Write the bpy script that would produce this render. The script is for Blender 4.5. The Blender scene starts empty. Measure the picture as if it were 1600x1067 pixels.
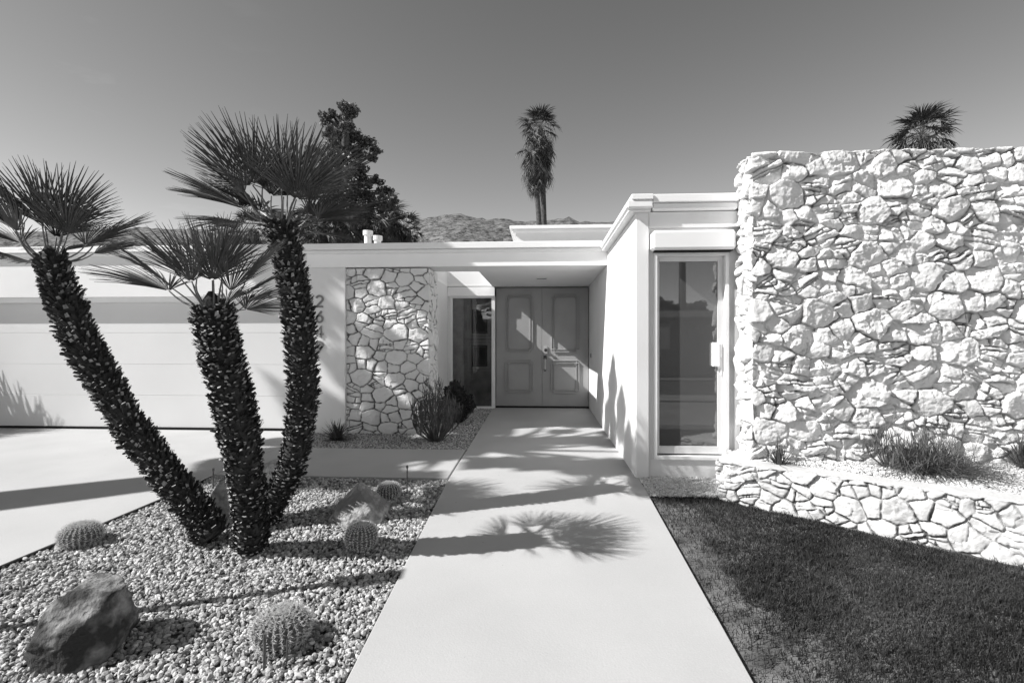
import bpy, math, random
import numpy as np
from mathutils import Vector, Matrix, Euler

random.seed(7)
rng = np.random.default_rng(11)
scene = bpy.context.scene
COL = scene.collection
PI = math.pi

# ------------------------------------------------------------------ helpers
def gz(y):
    """height of the finished ground (paving level) at depth y"""
    if y >= 10.4: return 0.0
    if y >= 5: return -.035*(10.4-y)/5.4
    if y >= -3: return -.035-.071*(5-y)
    return -.603

def gza(y):
    y = np.asarray(y, float)
    return np.where(y >= 10.4, 0., np.where(y >= 5, -.035*(10.4-y)/5.4, np.where(y >= -3, -.035-.071*(5-y), -.603)))

def tag(o, label=None, cat=None, group=None, kind=None):
    if label: o['label'] = label
    if cat: o['category'] = cat
    if group: o['group'] = group
    if kind: o['kind'] = kind
    return o

BASE = {}
def mesh_obj(name, V, Fs, mats, parent=None, loc=(0, 0, 0), smooth=False, mi=None, attr=None):
    """V: (n,3) world coordinates; Fs: list of index arrays (m,k)"""
    V = np.asarray(V, float)
    if parent is not None: loc = BASE[parent.name]
    Vl = V-np.asarray(loc, float)
    me = bpy.data.meshes.new(name)
    Fs = [np.asarray(f, np.int32) for f in Fs if len(f)]
    nf = sum(len(f) for f in Fs)
    tot = np.concatenate([np.full(len(f), f.shape[1], np.int32) for f in Fs])
    flat = np.concatenate([f.ravel() for f in Fs])
    me.vertices.add(len(Vl)); me.vertices.foreach_set('co', Vl.astype(np.float32).ravel())
    me.loops.add(len(flat)); me.loops.foreach_set('vertex_index', flat)
    st = np.zeros(nf, np.int32); st[1:] = np.cumsum(tot)[:-1]
    me.polygons.add(nf); me.polygons.foreach_set('loop_start', st); me.polygons.foreach_set('loop_total', tot)
    if not isinstance(mats, (list, tuple)): mats = [mats]
    for m in mats: me.materials.append(m)
    if mi is not None: me.polygons.foreach_set('material_index', np.asarray(mi, np.int32))
    me.polygons.foreach_set('use_smooth', np.full(nf, bool(smooth)))
    if attr is not None:
        for an, av in attr.items():
            a = me.attributes.new(an, 'FLOAT', 'POINT'); a.data.foreach_set('value', np.asarray(av, np.float32).ravel())
    me.update(calc_edges=True); me.validate()
    o = bpy.data.objects.new(name, me); COL.objects.link(o)
    if parent is not None: o.parent = parent
    else: o.location = loc
    BASE[o.name] = tuple(loc)
    return o

def thing(name, label, cat, loc, group=None, kind=None):
    o = bpy.data.objects.new(name, None); o.empty_display_size = .1
    COL.objects.link(o); o.location = loc; BASE[o.name] = tuple(loc)
    return tag(o, label, cat, group, kind)

class MB:
    def __init__(s): s.v = []; s.f = {}; s.n = 0; s.order = []
    def add(s, V, F, m=0):
        V = np.asarray(V, float); s.v.append(V)
        F = np.asarray(F, np.int64)+s.n
        s.order.append((F, m)); s.n += len(V)
    def box(s, x0, x1, y0, y1, z0, z1, m=0, bev=0.0):
        if bev > 0:
            return s.bevbox(x0, x1, y0, y1, z0, z1, bev, m)
        V = [(x, y, z) for z in (z0, z1) for y in (y0, y1) for x in (x0, x1)]
        F = [(0, 2, 3, 1), (4, 5, 7, 6), (0, 1, 5, 4), (2, 6, 7, 3), (0, 4, 6, 2), (1, 3, 7, 5)]
        s.add(V, F, m)
    def bevbox(s, x0, x1, y0, y1, z0, z1, b, m=0):
        # chamfered box: 24 verts
        lo = np.array([x0, y0, z0]); hi = np.array([x1, y1, z1]); idx = {}; V = []
        for sx in (0, 1):
            for sy in (0, 1):
                for sz in (0, 1):
                    c = [(lo, hi)[k][i] for i, k in enumerate((sx, sy, sz))]
                    inn = [c[i]+(b if (sx, sy, sz)[i] == 0 else -b) for i in range(3)]
                    for ax in range(3):
                        p = list(inn); p[ax] = c[ax]; idx[(sx, sy, sz, ax)] = len(V); V.append(p)
        Q = []; T = []
        for ax in range(3):
            a, b2 = [i for i in range(3) if i != ax]
            for sd in (0, 1):
                q = []
                for (p, r) in ((0, 0), (1, 0), (1, 1), (0, 1)):
                    k = [0, 0, 0]; k[ax] = sd; k[a] = p; k[b2] = r; q.append(idx[(*k, ax)])
                Q.append(q)
        for ax in range(3):
            a, b2 = [i for i in range(3) if i != ax]
            for p in (0, 1):
                for r in (0, 1):
                    k0 = [0, 0, 0]; k0[a] = p; k0[b2] = r; k1 = list(k0); k1[ax] = 1
                    Q.append([idx[(*k0, a)], idx[(*k1, a)], idx[(*k1, b2)], idx[(*k0, b2)]])
        for sx in (0, 1):
            for sy in (0, 1):
                for sz in (0, 1): T.append([idx[(sx, sy, sz, i)] for i in range(3)])
        n = s.n; s.add(V, Q, m); s.order.append((np.array(T)+n, m))
    def tube(s, P, R, seg=8, m=0, cap=True):
        P = np.asarray(P, float); R = np.broadcast_to(np.asarray(R, float), (len(P),))
        T = np.gradient(P, axis=0); T /= np.linalg.norm(T, axis=1)[:, None]+1e-9
        ref = np.array([0, 0, 1.]) if abs(T[0][2]) < .9 else np.array([1., 0, 0])
        rings = []
        for i in range(len(P)):
            a = np.cross(T[i], ref); a /= np.linalg.norm(a); b = np.cross(T[i], a)
            ref = np.cross(a, T[i])
            th = np.arange(seg)*2*PI/seg
            rings.append(P[i]+R[i]*(np.cos(th)[:, None]*a+np.sin(th)[:, None]*b))
        V = np.concatenate(rings); F = []
        for i in range(len(P)-1):
            for j in range(seg):
                k = (j+1) % seg; F.append((i*seg+j, i*seg+k, (i+1)*seg+k, (i+1)*seg+j))
        n = s.n; s.add(V, F, m)
        if cap:
            s.order.append((np.array([list(range(seg))])[:, ::-1]+n, m))
            s.order.append((np.array([list(range(seg))])+n+(len(P)-1)*seg, m))
    def prism(s, poly, z0, z1, m=0):
        n = len(poly); z0 = np.broadcast_to(z0, (n,)); z1 = np.broadcast_to(z1, (n,))
        V = [(p[0], p[1], z0[i]) for i, p in enumerate(poly)]+[(p[0], p[1], z1[i]) for i, p in enumerate(poly)]
        k = s.n
        s.add(V, [(i, (i+1) % n, n+(i+1) % n, n+i) for i in range(n)], m)
        s.order.append((np.array([list(range(n-1, -1, -1))])+k, m)); s.order.append((np.array([list(range(n, 2*n))])+k, m))
    def build(s, name, mats, parent=None, loc=(0, 0, 0), smooth=False, attr=None):
        V = np.concatenate(s.v); Fs = []; mi = []
        for F, m in s.order:
            Fs.append(F); mi += [m]*len(F)
        return mesh_obj(name, V, Fs, mats, parent, loc, smooth, mi, attr)

def hash2(ix, iy, seed):
    h = (ix.astype(np.int64)*374761393+iy.astype(np.int64)*668265263+seed*1442695041) & 0xffffffff
    h = ((h ^ (h >> 13))*1274126177) & 0xffffffff
    return ((h ^ (h >> 16)) & 0xffff)/65535.
def vnoise(x, y, seed=0):
    x = np.asarray(x, float); y = np.asarray(y, float)
    ix = np.floor(x); iy = np.floor(y); fx = x-ix; fy = y-iy
    fx = fx*fx*(3-2*fx); fy = fy*fy*(3-2*fy)
    a = hash2(ix, iy, seed); b = hash2(ix+1, iy, seed); c = hash2(ix, iy+1, seed); d = hash2(ix+1, iy+1, seed)
    return (a*(1-fx)+b*fx)*(1-fy)+(c*(1-fx)+d*fx)*fy
def fbm(x, y, seed=0, o=4):
    s = 0; a = .5
    for i in range(o): s = s+a*(vnoise(x, y, seed+i*17)-.5); x = x*2.03+5; y = y*2.03+9; a *= .5
    return s

# ------------------------------------------------------------------ materials
def nt(m): return m.node_tree.nodes, m.node_tree.links
def mat(name, c, rough=.7, spec=.3, nscale=0, namt=0, bump=0, bscale=30, c2=None, metal=0, detail=6, joint=None, coat=0, bdist=.01):
    m = bpy.data.materials.new(name); m.use_nodes = True
    N, L = nt(m); b = N['Principled BSDF']
    b.inputs['Base Color'].default_value = (c, c, c, 1); b.inputs['Roughness'].default_value = rough
    b.inputs['Specular IOR Level'].default_value = spec; b.inputs['Metallic'].default_value = metal
    if coat: b.inputs['Coat Weight'].default_value = coat
    tc = N.new('ShaderNodeTexCoord'); out = None
    if nscale:
        n = N.new('ShaderNodeTexNoise'); n.inputs['Scale'].default_value = nscale; n.inputs['Detail'].default_value = detail
        L.new(tc.outputs['Object'], n.inputs['Vector'])
        r = N.new('ShaderNodeValToRGB'); lo = c*(1-namt); hi = (c2 if c2 is not None else c*(1+namt))
        r.color_ramp.elements[0].position = .32; r.color_ramp.elements[1].position = .68
        r.color_ramp.elements[0].color = (lo, lo, lo, 1); r.color_ramp.elements[1].color = (hi, hi, hi, 1)
        L.new(n.outputs['Fac'], r.inputs['Fac']); out = r.outputs['Color']
        L.new(out, b.inputs['Base Color'])
    if joint is not None:
        a = N.new('ShaderNodeAttribute'); a.attribute_name = 'joint'
        mx = N.new('ShaderNodeMix'); mx.data_type = 'RGBA'
        L.new(a.outputs['Fac'], mx.inputs[0])
        if out: L.new(out, mx.inputs[6])
        else: mx.inputs[6].default_value = (c, c, c, 1)
        mx.inputs[7].default_value = (joint, joint, joint, 1); L.new(mx.outputs[2], b.inputs['Base Color'])
    if bump:
        n2 = N.new('ShaderNodeTexNoise'); n2.inputs['Scale'].default_value = bscale; n2.inputs['Detail'].default_value = 8
        L.new(tc.outputs['Object'], n2.inputs['Vector'])
        bp = N.new('ShaderNodeBump'); bp.inputs['Strength'].default_value = bump; bp.inputs['Distance'].default_value = bdist
        L.new(n2.outputs['Fac'], bp.inputs['Height']); L.new(bp.outputs['Normal'], b.inputs['Normal'])
    return m

def leafmat(name, c, rough=.45, spec=.5, trans=.25, var=.35, attr=None):
    m = bpy.data.materials.new(name); m.use_nodes = True
    N, L = nt(m); b = N['Principled BSDF']
    b.inputs['Base Color'].default_value = (c, c, c, 1); b.inputs['Roughness'].default_value = rough
    b.inputs['Specular IOR Level'].default_value = spec
    tc = N.new('ShaderNodeTexCoord'); n = N.new('ShaderNodeTexNoise'); n.inputs['Scale'].default_value = 9
    L.new(tc.outputs['Object'], n.inputs['Vector'])
    r = N.new('ShaderNodeValToRGB'); lo = c*(1-var); hi = c*(1+var)
    r.color_ramp.elements[0].position = .35; r.color_ramp.elements[1].position = .65
    r.color_ramp.elements[0].color = (lo, lo, lo, 1); r.color_ramp.elements[1].color = (hi, hi, hi, 1)
    L.new(n.outputs['Fac'], r.inputs['Fac']); L.new(r.outputs['Color'], b.inputs['Base Color'])
    if trans:
        t = N.new('ShaderNodeBsdfTranslucent'); t.inputs['Color'].default_value = (c*1.2, c*1.2, c*1.2, 1)
        mx = N.new('ShaderNodeMixShader'); mx.inputs[0].default_value = trans
        o = N['Material Output']; L.new(b.outputs[0], mx.inputs[1]); L.new(t.outputs[0], mx.inputs[2]); L.new(mx.outputs[0], o.inputs['Surface'])
    return m

M = {}
M['stucco'] = mat('white_stucco', .76, .85, .2, 1.3, .04, .35, 160, bdist=.004)
M['trim'] = mat('white_trim_paint', .83, .55, .35, 2.0, .03, .08, 60, bdist=.003)
M['ceiling'] = mat('ceiling_paint', .90, .8, .2, 1.5, .03, .12, 120, bdist=.003)
M['garage'] = mat('garage_door_paint', .66, .5, .35, 1.2, .03, .05, 40, bdist=.003)
M['door'] = mat('grey_door_paint', .35, .4, .4, 3, .06, .05, 60, bdist=.002)
M['dark'] = mat('dark_gap', .02, .8, .1)
M['alu'] = mat('aluminium_frame', .5, .35, .5, 6, .06, metal=.5)
M['alu_white'] = mat('pale_frame_paint', .62, .4, .45, 4, .05)
M['chrome'] = mat('polished_metal', .55, .2, .5, metal=1)
M['bronze'] = mat('dark_hardware', .06, .3, .5, metal=.6)
M['concrete'] = mat('path_concrete', .445, .85, .2, 1.1, .06, .35, 90, bdist=.003)
def add_pits(m, sc=9):
    N, L = nt(m); b = N['Principled BSDF']; src = b.inputs['Base Color'].links[0].from_socket; tc = N.new('ShaderNodeTexCoord')
    v = N.new('ShaderNodeTexVoronoi'); v.inputs['Scale'].default_value = sc; v.inputs['Randomness'].default_value = 1; L.new(tc.outputs['Object'], v.inputs['Vector'])
    r = N.new('ShaderNodeValToRGB'); r.color_ramp.elements[0].position = .035; r.color_ramp.elements[0].color = (.5, .5, .5, 1); r.color_ramp.elements[1].position = .075
    L.new(v.outputs['Distance'], r.inputs['Fac'])
    n = N.new('ShaderNodeTexNoise'); n.inputs['Scale'].default_value = 5; n.inputs['Detail'].default_value = 4; L.new(tc.outputs['Object'], n.inputs['Vector'])
    r1 = N.new('ShaderNodeValToRGB'); r1.color_ramp.elements[0].position = .52; r1.color_ramp.elements[1].position = .6; L.new(n.outputs['Fac'], r1.inputs['Fac'])
    n2 = N.new('ShaderNodeTexNoise'); n2.inputs['Scale'].default_value = 120; n2.inputs['Detail'].default_value = 3; L.new(tc.outputs['Object'], n2.inputs['Vector'])
    r2 = N.new('ShaderNodeValToRGB'); r2.color_ramp.elements[0].position = .3; r2.color_ramp.elements[0].color = (.93, .93, .93, 1); r2.color_ramp.elements[1].position = .7; L.new(n2.outputs['Fac'], r2.inputs['Fac'])
    mx = N.new('ShaderNodeMix'); mx.data_type = 'RGBA'; mx.blend_type = 'MULTIPLY'; L.new(r1.outputs[0], mx.inputs[0]); L.new(src, mx.inputs[6]); L.new(r.outputs[0], mx.inputs[7])
    m2_ = N.new('ShaderNodeMix'); m2_.data_type = 'RGBA'; m2_.blend_type = 'MULTIPLY'; m2_.inputs[0].default_value = 1; L.new(mx.outputs[2], m2_.inputs[6]); L.new(r2.outputs[0], m2_.inputs[7])
    L.new(m2_.outputs[2], b.inputs['Base Color'])
add_pits(M['concrete'])
M['gravel_base'] = mat('gravel_base_soil', .10, .95, .1, 14, .4, .5, 60)
M['soil'] = mat('lawn_soil', .14, .95, .1, 5, .45, .6, 70)
M['ground'] = mat('desert_ground', .22, .95, .1, .3, .3, .4, 10)
M['asphalt'] = mat('asphalt', .06, .9, .2, 3, .2, .3, 80)
M['trunk'] = mat('palm_trunk_fibre', .035, .95, .1, 30, .5, .8, 80)
M['boot'] = mat('leaf_base_dark', .035, .7, .3, 22, .5, .3, 60)
M['boot_tip'] = mat('cut_leaf_base', .30, .7, .3, 40, .5)
M['frond'] = leafmat('palm_leaf', .062, .5, .5, .12, .4)
M['petiole'] = leafmat('petiole', .16, .5, .4, 0, .3)
M['dead'] = leafmat('dead_frond', .24, .8, .2, .15, .5)
M['farfrond'] = leafmat('far_palm_leaf', .032, .45, .5, .12, .3)
M['bark'] = mat('bark', .09, .95, .1, 8, .4, .8, 30, bdist=.03)
M['leaf'] = leafmat('tree_leaf', .10, .5, .5, .2, .5)
M['shade_leaf'] = leafmat('broad_leaf', .06, .5, .4, .2, .4)
M['agave'] = leafmat('agave_leaf', .075, .5, .4, .05, .3)
M['shrub'] = leafmat('shrub_stem', .10, .6, .3, .05, .4)
M['darkshrub'] = leafmat('dark_shrub_leaf', .045, .6, .3, .1, .4)
M['grassclump'] = leafmat('ornamental_grass', .12, .6, .3, .1, .5)
M['cactus'] = mat('cactus_skin', .10, .6, .3, 12, .3, .2, 60)
M['spine'] = mat('cactus_spine', .78, .6, .3)
M['stake'] = mat('stake_metal', .10, .5, .5, 60, .3, metal=.3)
M['pebble'] = mat('pebble_stone', .40, .85, .25, 45, .38, .3, 150, bdist=.002)
M['pebble_pale'] = mat('pale_pebble_stone', .55, .85, .25, 45, .3, .3, 150, bdist=.002)
M['mtn'] = mat('mountain_rock', .20, 1, .05, .012, .35)
M['number'] = mat('number_metal', .20, .5, .4)
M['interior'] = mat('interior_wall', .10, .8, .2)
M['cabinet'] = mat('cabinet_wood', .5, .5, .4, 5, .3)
M['cabinet_trim'] = mat('cabinet_moulding', .62, .5, .4)
M['roofing'] = mat('roofing', .45, .9, .1, 8, .2)

def stone_mat(name, c, joint, bump=.35):
    return mat(name, c, .8, .2, 5, .05, bump, 55, joint=joint, bdist=.006)
M['wallstone'] = stone_mat('white_painted_stone', .71, .10, .7)
M['panelstone'] = stone_mat('pale_stone_panel', .70, .05, .5)
M['plantstone'] = stone_mat('white_planter_stone', .56, .07, .6)

def pebble_var(m, lo, hi):
    """each pebble gets its own natural shade"""
    N, L = nt(m); b = N['Principled BSDF']
    a = N.new('ShaderNodeAttribute'); a.attribute_name = 'shade'
    mr = N.new('ShaderNodeMapRange'); mr.inputs['To Min'].default_value = lo; mr.inputs['To Max'].default_value = hi
    L.new(a.outputs['Fac'], mr.inputs['Value'])
    cc = N.new('ShaderNodeCombineColor')
    for i in range(3): L.new(mr.outputs['Result'], cc.inputs[i])
    L.new(cc.outputs[0], b.inputs['Base Color'])
pebble_var(M['pebble'], .16, .60)
pebble_var(M['pebble_pale'], .38, .74)
M['blade'] = leafmat('grass_blade', .05, .6, .3, .15, .3); pebble_var(M['blade'], .012, .075)

def speck_mtn(m):
    N, L = nt(m); b = N['Principled BSDF']; tc = N.new('ShaderNodeTexCoord')
    n = N.new('ShaderNodeTexNoise'); n.inputs['Scale'].default_value = .035; n.inputs['Detail'].default_value = 10; n.inputs['Roughness'].default_value = .75
    v = N.new('ShaderNodeTexVoronoi'); v.inputs['Scale'].default_value = .06
    L.new(tc.outputs['Object'], n.inputs['Vector']); L.new(tc.outputs['Object'], v.inputs['Vector'])
    r = N.new('ShaderNodeValToRGB'); e = r.color_ramp.elements
    e[0].position = .40; e[0].color = (.03, .03, .03, 1); e[1].position = .60; e[1].color = (.22, .22, .22, 1)
    L.new(n.outputs['Fac'], r.inputs['Fac'])
    r2 = N.new('ShaderNodeValToRGB'); e = r2.color_ramp.elements
    e[0].position = .12; e[0].color = (.3, .3, .3, 1); e[1].position = .3; e[1].color = (1, 1, 1, 1)
    L.new(v.outputs['Distance'], r2.inputs['Fac'])
    mx = N.new('ShaderNodeMix'); mx.data_type = 'RGBA'; mx.blend_type = 'MULTIPLY'; mx.inputs[0].default_value = .8
    L.new(r.outputs[0], mx.inputs[6]); L.new(r2.outputs[0], mx.inputs[7]); L.new(mx.outputs[2], b.inputs['Base Color'])
speck_mtn(M['mtn'])

def glass_mat(name, dark, through):
    m = bpy.data.materials.new(name); m.use_nodes = True
    N, L = nt(m); N.remove(N['Principled BSDF']); o = N['Material Output']
    g = N.new('ShaderNodeBsdfGlossy'); g.inputs['Roughness'].default_value = .015; g.inputs['Color'].default_value = (.95, .95, .95, 1)
    fr = N.new('ShaderNodeFresnel'); fr.inputs['IOR'].default_value = 1.75 if through else 2.2
    if through:
        d = N.new('ShaderNodeBsdfTransparent'); d.inputs['Color'].default_value = (dark, dark, dark, 1)
    else:
        d = N.new('ShaderNodeBsdfDiffuse'); d.inputs['Color'].default_value = (dark, dark, dark, 1)
    mx = N.new('ShaderNodeMixShader'); L.new(fr.outputs[0], mx.inputs[0]); L.new(d.outputs[0], mx.inputs[1]); L.new(g.outputs[0], mx.inputs[2])
    L.new(mx.outputs[0], o.inputs['Surface']); return m
M['glass'] = glass_mat('tinted_glass', .075, False)
M['glass_clear'] = glass_mat('clear_dark_glass', .8, True)

# ------------------------------------------------------------------ light, sky, camera
AZ, EL = math.radians(18), math.radians(39)
SUN = Vector((math.cos(EL)*math.cos(AZ), math.cos(EL)*math.sin(AZ), -math.sin(EL)))
sd = bpy.data.lights.new('sun', 'SUN'); sd.energy = 4.6; sd.angle = math.radians(.53); sd.color = (1, .99, .98)
so = bpy.data.objects.new('sun', sd); COL.objects.link(so); so.rotation_euler = SUN.to_track_quat('-Z', 'Y').to_euler(); so.location = (-8, -4, 12)

w = bpy.data.worlds.new('World'); scene.world = w; w.use_nodes = True
N, L = w.node_tree.nodes, w.node_tree.links
bg = N['Background']; sky = N.new('ShaderNodeTexSky'); sky.sky_type = 'NISHITA'; sky.sun_disc = False
sky.sun_elevation = EL; sky.sun_rotation = math.radians(252); sky.altitude = 150; sky.air_density = 1.0; sky.dust_density = .05; sky.ozone_density = 1.0
sc = N.new('ShaderNodeSeparateColor'); L.new(sky.outputs[0], sc.inputs[0])
# black-and-white film look: red and green record of the sky
m1 = N.new('ShaderNodeMath'); m1.operation = 'MULTIPLY'; m1.inputs[1].default_value = .72; L.new(sc.outputs[0], m1.inputs[0])
m2 = N.new('ShaderNodeMath'); m2.operation = 'MULTIPLY_ADD'; m2.inputs[1].default_value = .30; L.new(sc.outputs[1], m2.inputs[0]); L.new(m1.outputs[0], m2.inputs[2])
pw = N.new('ShaderNodeMath'); pw.operation = 'POWER'; pw.inputs[1].default_value = 1.3; L.new(m2.outputs[0], pw.inputs[0])
m2 = N.new('ShaderNodeMath'); m2.operation = 'MULTIPLY'; m2.inputs[1].default_value = 2.3**-.3; L.new(pw.outputs[0], m2.inputs[0])
# faint high wisps of cloud
tcw = N.new('ShaderNodeTexCoord'); mpw = N.new('ShaderNodeMapping'); mpw.inputs['Scale'].default_value = (2.2, 2.2, 9)
mpw.inputs['Rotation'].default_value = (0, .35, 0)
L.new(tcw.outputs['Generated'], mpw.inputs['Vector'])
nz = N.new('ShaderNodeTexNoise'); nz.inputs['Scale'].default_value = 1.6; nz.inputs['Detail'].default_value = 8; nz.inputs['Roughness'].default_value = .6; nz.inputs['Distortion'].default_value = .5
L.new(mpw.outputs[0], nz.inputs['Vector'])
rw = N.new('ShaderNodeValToRGB'); rw.color_ramp.elements[0].position = .56; rw.color_ramp.elements[1].position = .85; rw.color_ramp.elements[1].color = (.45, .45, .45, 1)
L.new(nz.outputs['Fac'], rw.inputs['Fac'])
sx = N.new('ShaderNodeSeparateXYZ'); L.new(tcw.outputs['Generated'], sx.inputs[0])
mk = N.new('ShaderNodeMapRange'); mk.interpolation_type = 'SMOOTHSTEP'; mk.inputs['From Min'].default_value = -.30; mk.inputs['From Max'].default_value = -.75; L.new(sx.outputs['X'], mk.inputs['Value'])
mk2 = N.new('ShaderNodeMath'); mk2.operation = 'MULTIPLY'; L.new(rw.outputs[0], mk2.inputs[0]); L.new(mk.outputs['Result'], mk2.inputs[1])
cl = N.new('ShaderNodeMath'); cl.operation = 'MULTIPLY_ADD'; L.new(mk2.outputs[0], cl.inputs[0]); L.new(m2.outputs[0], cl.inputs[1]); L.new(m2.outputs[0], cl.inputs[2])
cb = N.new('ShaderNodeCombineColor')
for i in range(3): L.new(cl.outputs[0], cb.inputs[i])
L.new(cb.outputs[0], bg.inputs['Color']); bg.inputs['Strength'].default_value = .10

cam = bpy.data.cameras.new('camera'); co = bpy.data.objects.new('camera', cam); COL.objects.link(co)
cam.lens = 18; cam.sensor_width = 36; cam.clip_start = .05; cam.clip_end = 12000
YAW = math.atan(47/800)
co.location = (0, 0, 1.34); co.rotation_euler = (PI/2, 0, YAW)
scene.camera = co
scene.render.resolution_x = 1024; scene.render.resolution_y = 682
scene.view_settings.view_transform = 'Standard'; scene.view_settings.look = 'None'; scene.view_settings.exposure = .70; scene.view_settings.gamma = 1
scene.render.engine = 'CYCLES'
CR = Vector((math.cos(YAW), math.sin(YAW), 0)); CF = Vector((-math.sin(YAW), math.cos(YAW), 0))
def PY(px, py, y):
    """where the sight line of a photo pixel meets the plane at depth y (used to take real-world sizes off the photo)"""
    d = CR*(px-800)/800+CF+Vector((0, 0, (533.5-py)/800)); p = Vector((0, 0, 1.34))+d*(y/d.y); return p

# ------------------------------------------------------------------ ground, paving
def sheet(name, m, xs, ys, dz, kind='structure', th=0):
    V = [(x, y, gz(y)+dz) for y in ys for x in xs]; nx = len(xs); F = []
    for j in range(len(ys)-1):
        for i in range(nx-1): F.append((j*nx+i, j*nx+i+1, (j+1)*nx+i+1, (j+1)*nx+i))
    return tag(mesh_obj(name, V, [F], m), kind=kind)
ys = [-3000, -200, -30, -8, -3]+list(np.arange(-2.5, 10.4, .5))+[10.4, 14, 40, 200, 1200, 5000]
sheet('ground', M['ground'], [-5000, -200, -30, 30, 200, 5000], ys, -.055)

def slab(name, m, poly_l, poly_r, ys, top=0.0, th=.12, kind='structure', step=.25):
    """strip of paving between a left and a right edge x(y)"""
    ys = list(ys); V = []; F = []
    for y in ys:
        xl, xr = poly_l(y), poly_r(y); z = gz(y)+top
        b = .006
        V += [(xl, y, z-th), (xl, y, z-b), (xl+b, y, z), (xr-b, y, z), (xr, y, z-b), (xr, y, z-th)]
    for j in range(len(ys)-1):
        a = j*6; c = a+6
        for k in range(5): F.append((a+k, a+k+1, c+k+1, c+k))
    e = [[5, 4, 3, 2, 1, 0], [len(V)-6+k for k in range(6)]]
    o = mesh_obj(name, V, [F, e], m); return tag(o, kind=kind)
yr = lambda a, b: list(np.arange(a, b, .25))+[b]
slab('front_path', M['concrete'], lambda y: -.905-.011*(y-2.3), lambda y: .97, yr(.2, 10.385))
slab('cross_path', M['concrete'], lambda y: -3.385, lambda y: -.905-.011*(y-2.3)-.016, yr(5.12, 6.44), top=-.004)
dre = lambda y: -3.40-.16*max(0, 4.7-y)
slab('driveway', M['concrete'], lambda y: -13.0, dre, yr(-2.9, 7.6), top=-.008)
slab('driveway_apron', M['concrete'], lambda y: -13.0, dre, [-6.0, -3.0, -2.95], top=-.012)
# street behind the camera
def flat(name, m, x0, x1, y0, y1, z0, z1):
    b = MB(); b.box(x0, x1, y0, y1, z0, z1); return tag(b.build(name, m), kind='structure')
flat('sidewalk', M['ground'], -60, 60, -8.0, -6.5, -.8, -.61)
flat('road', M['asphalt'], -80, 80, -15.4, -8.15, -.9, -.648)
flat('curb', M['concrete'], -60, 60, -8.15, -8.0, -.9, -.60)
flat('far_sidewalk', M['ground'], -60, 60, -17.0, -15.55, -.8, -.60)

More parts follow.
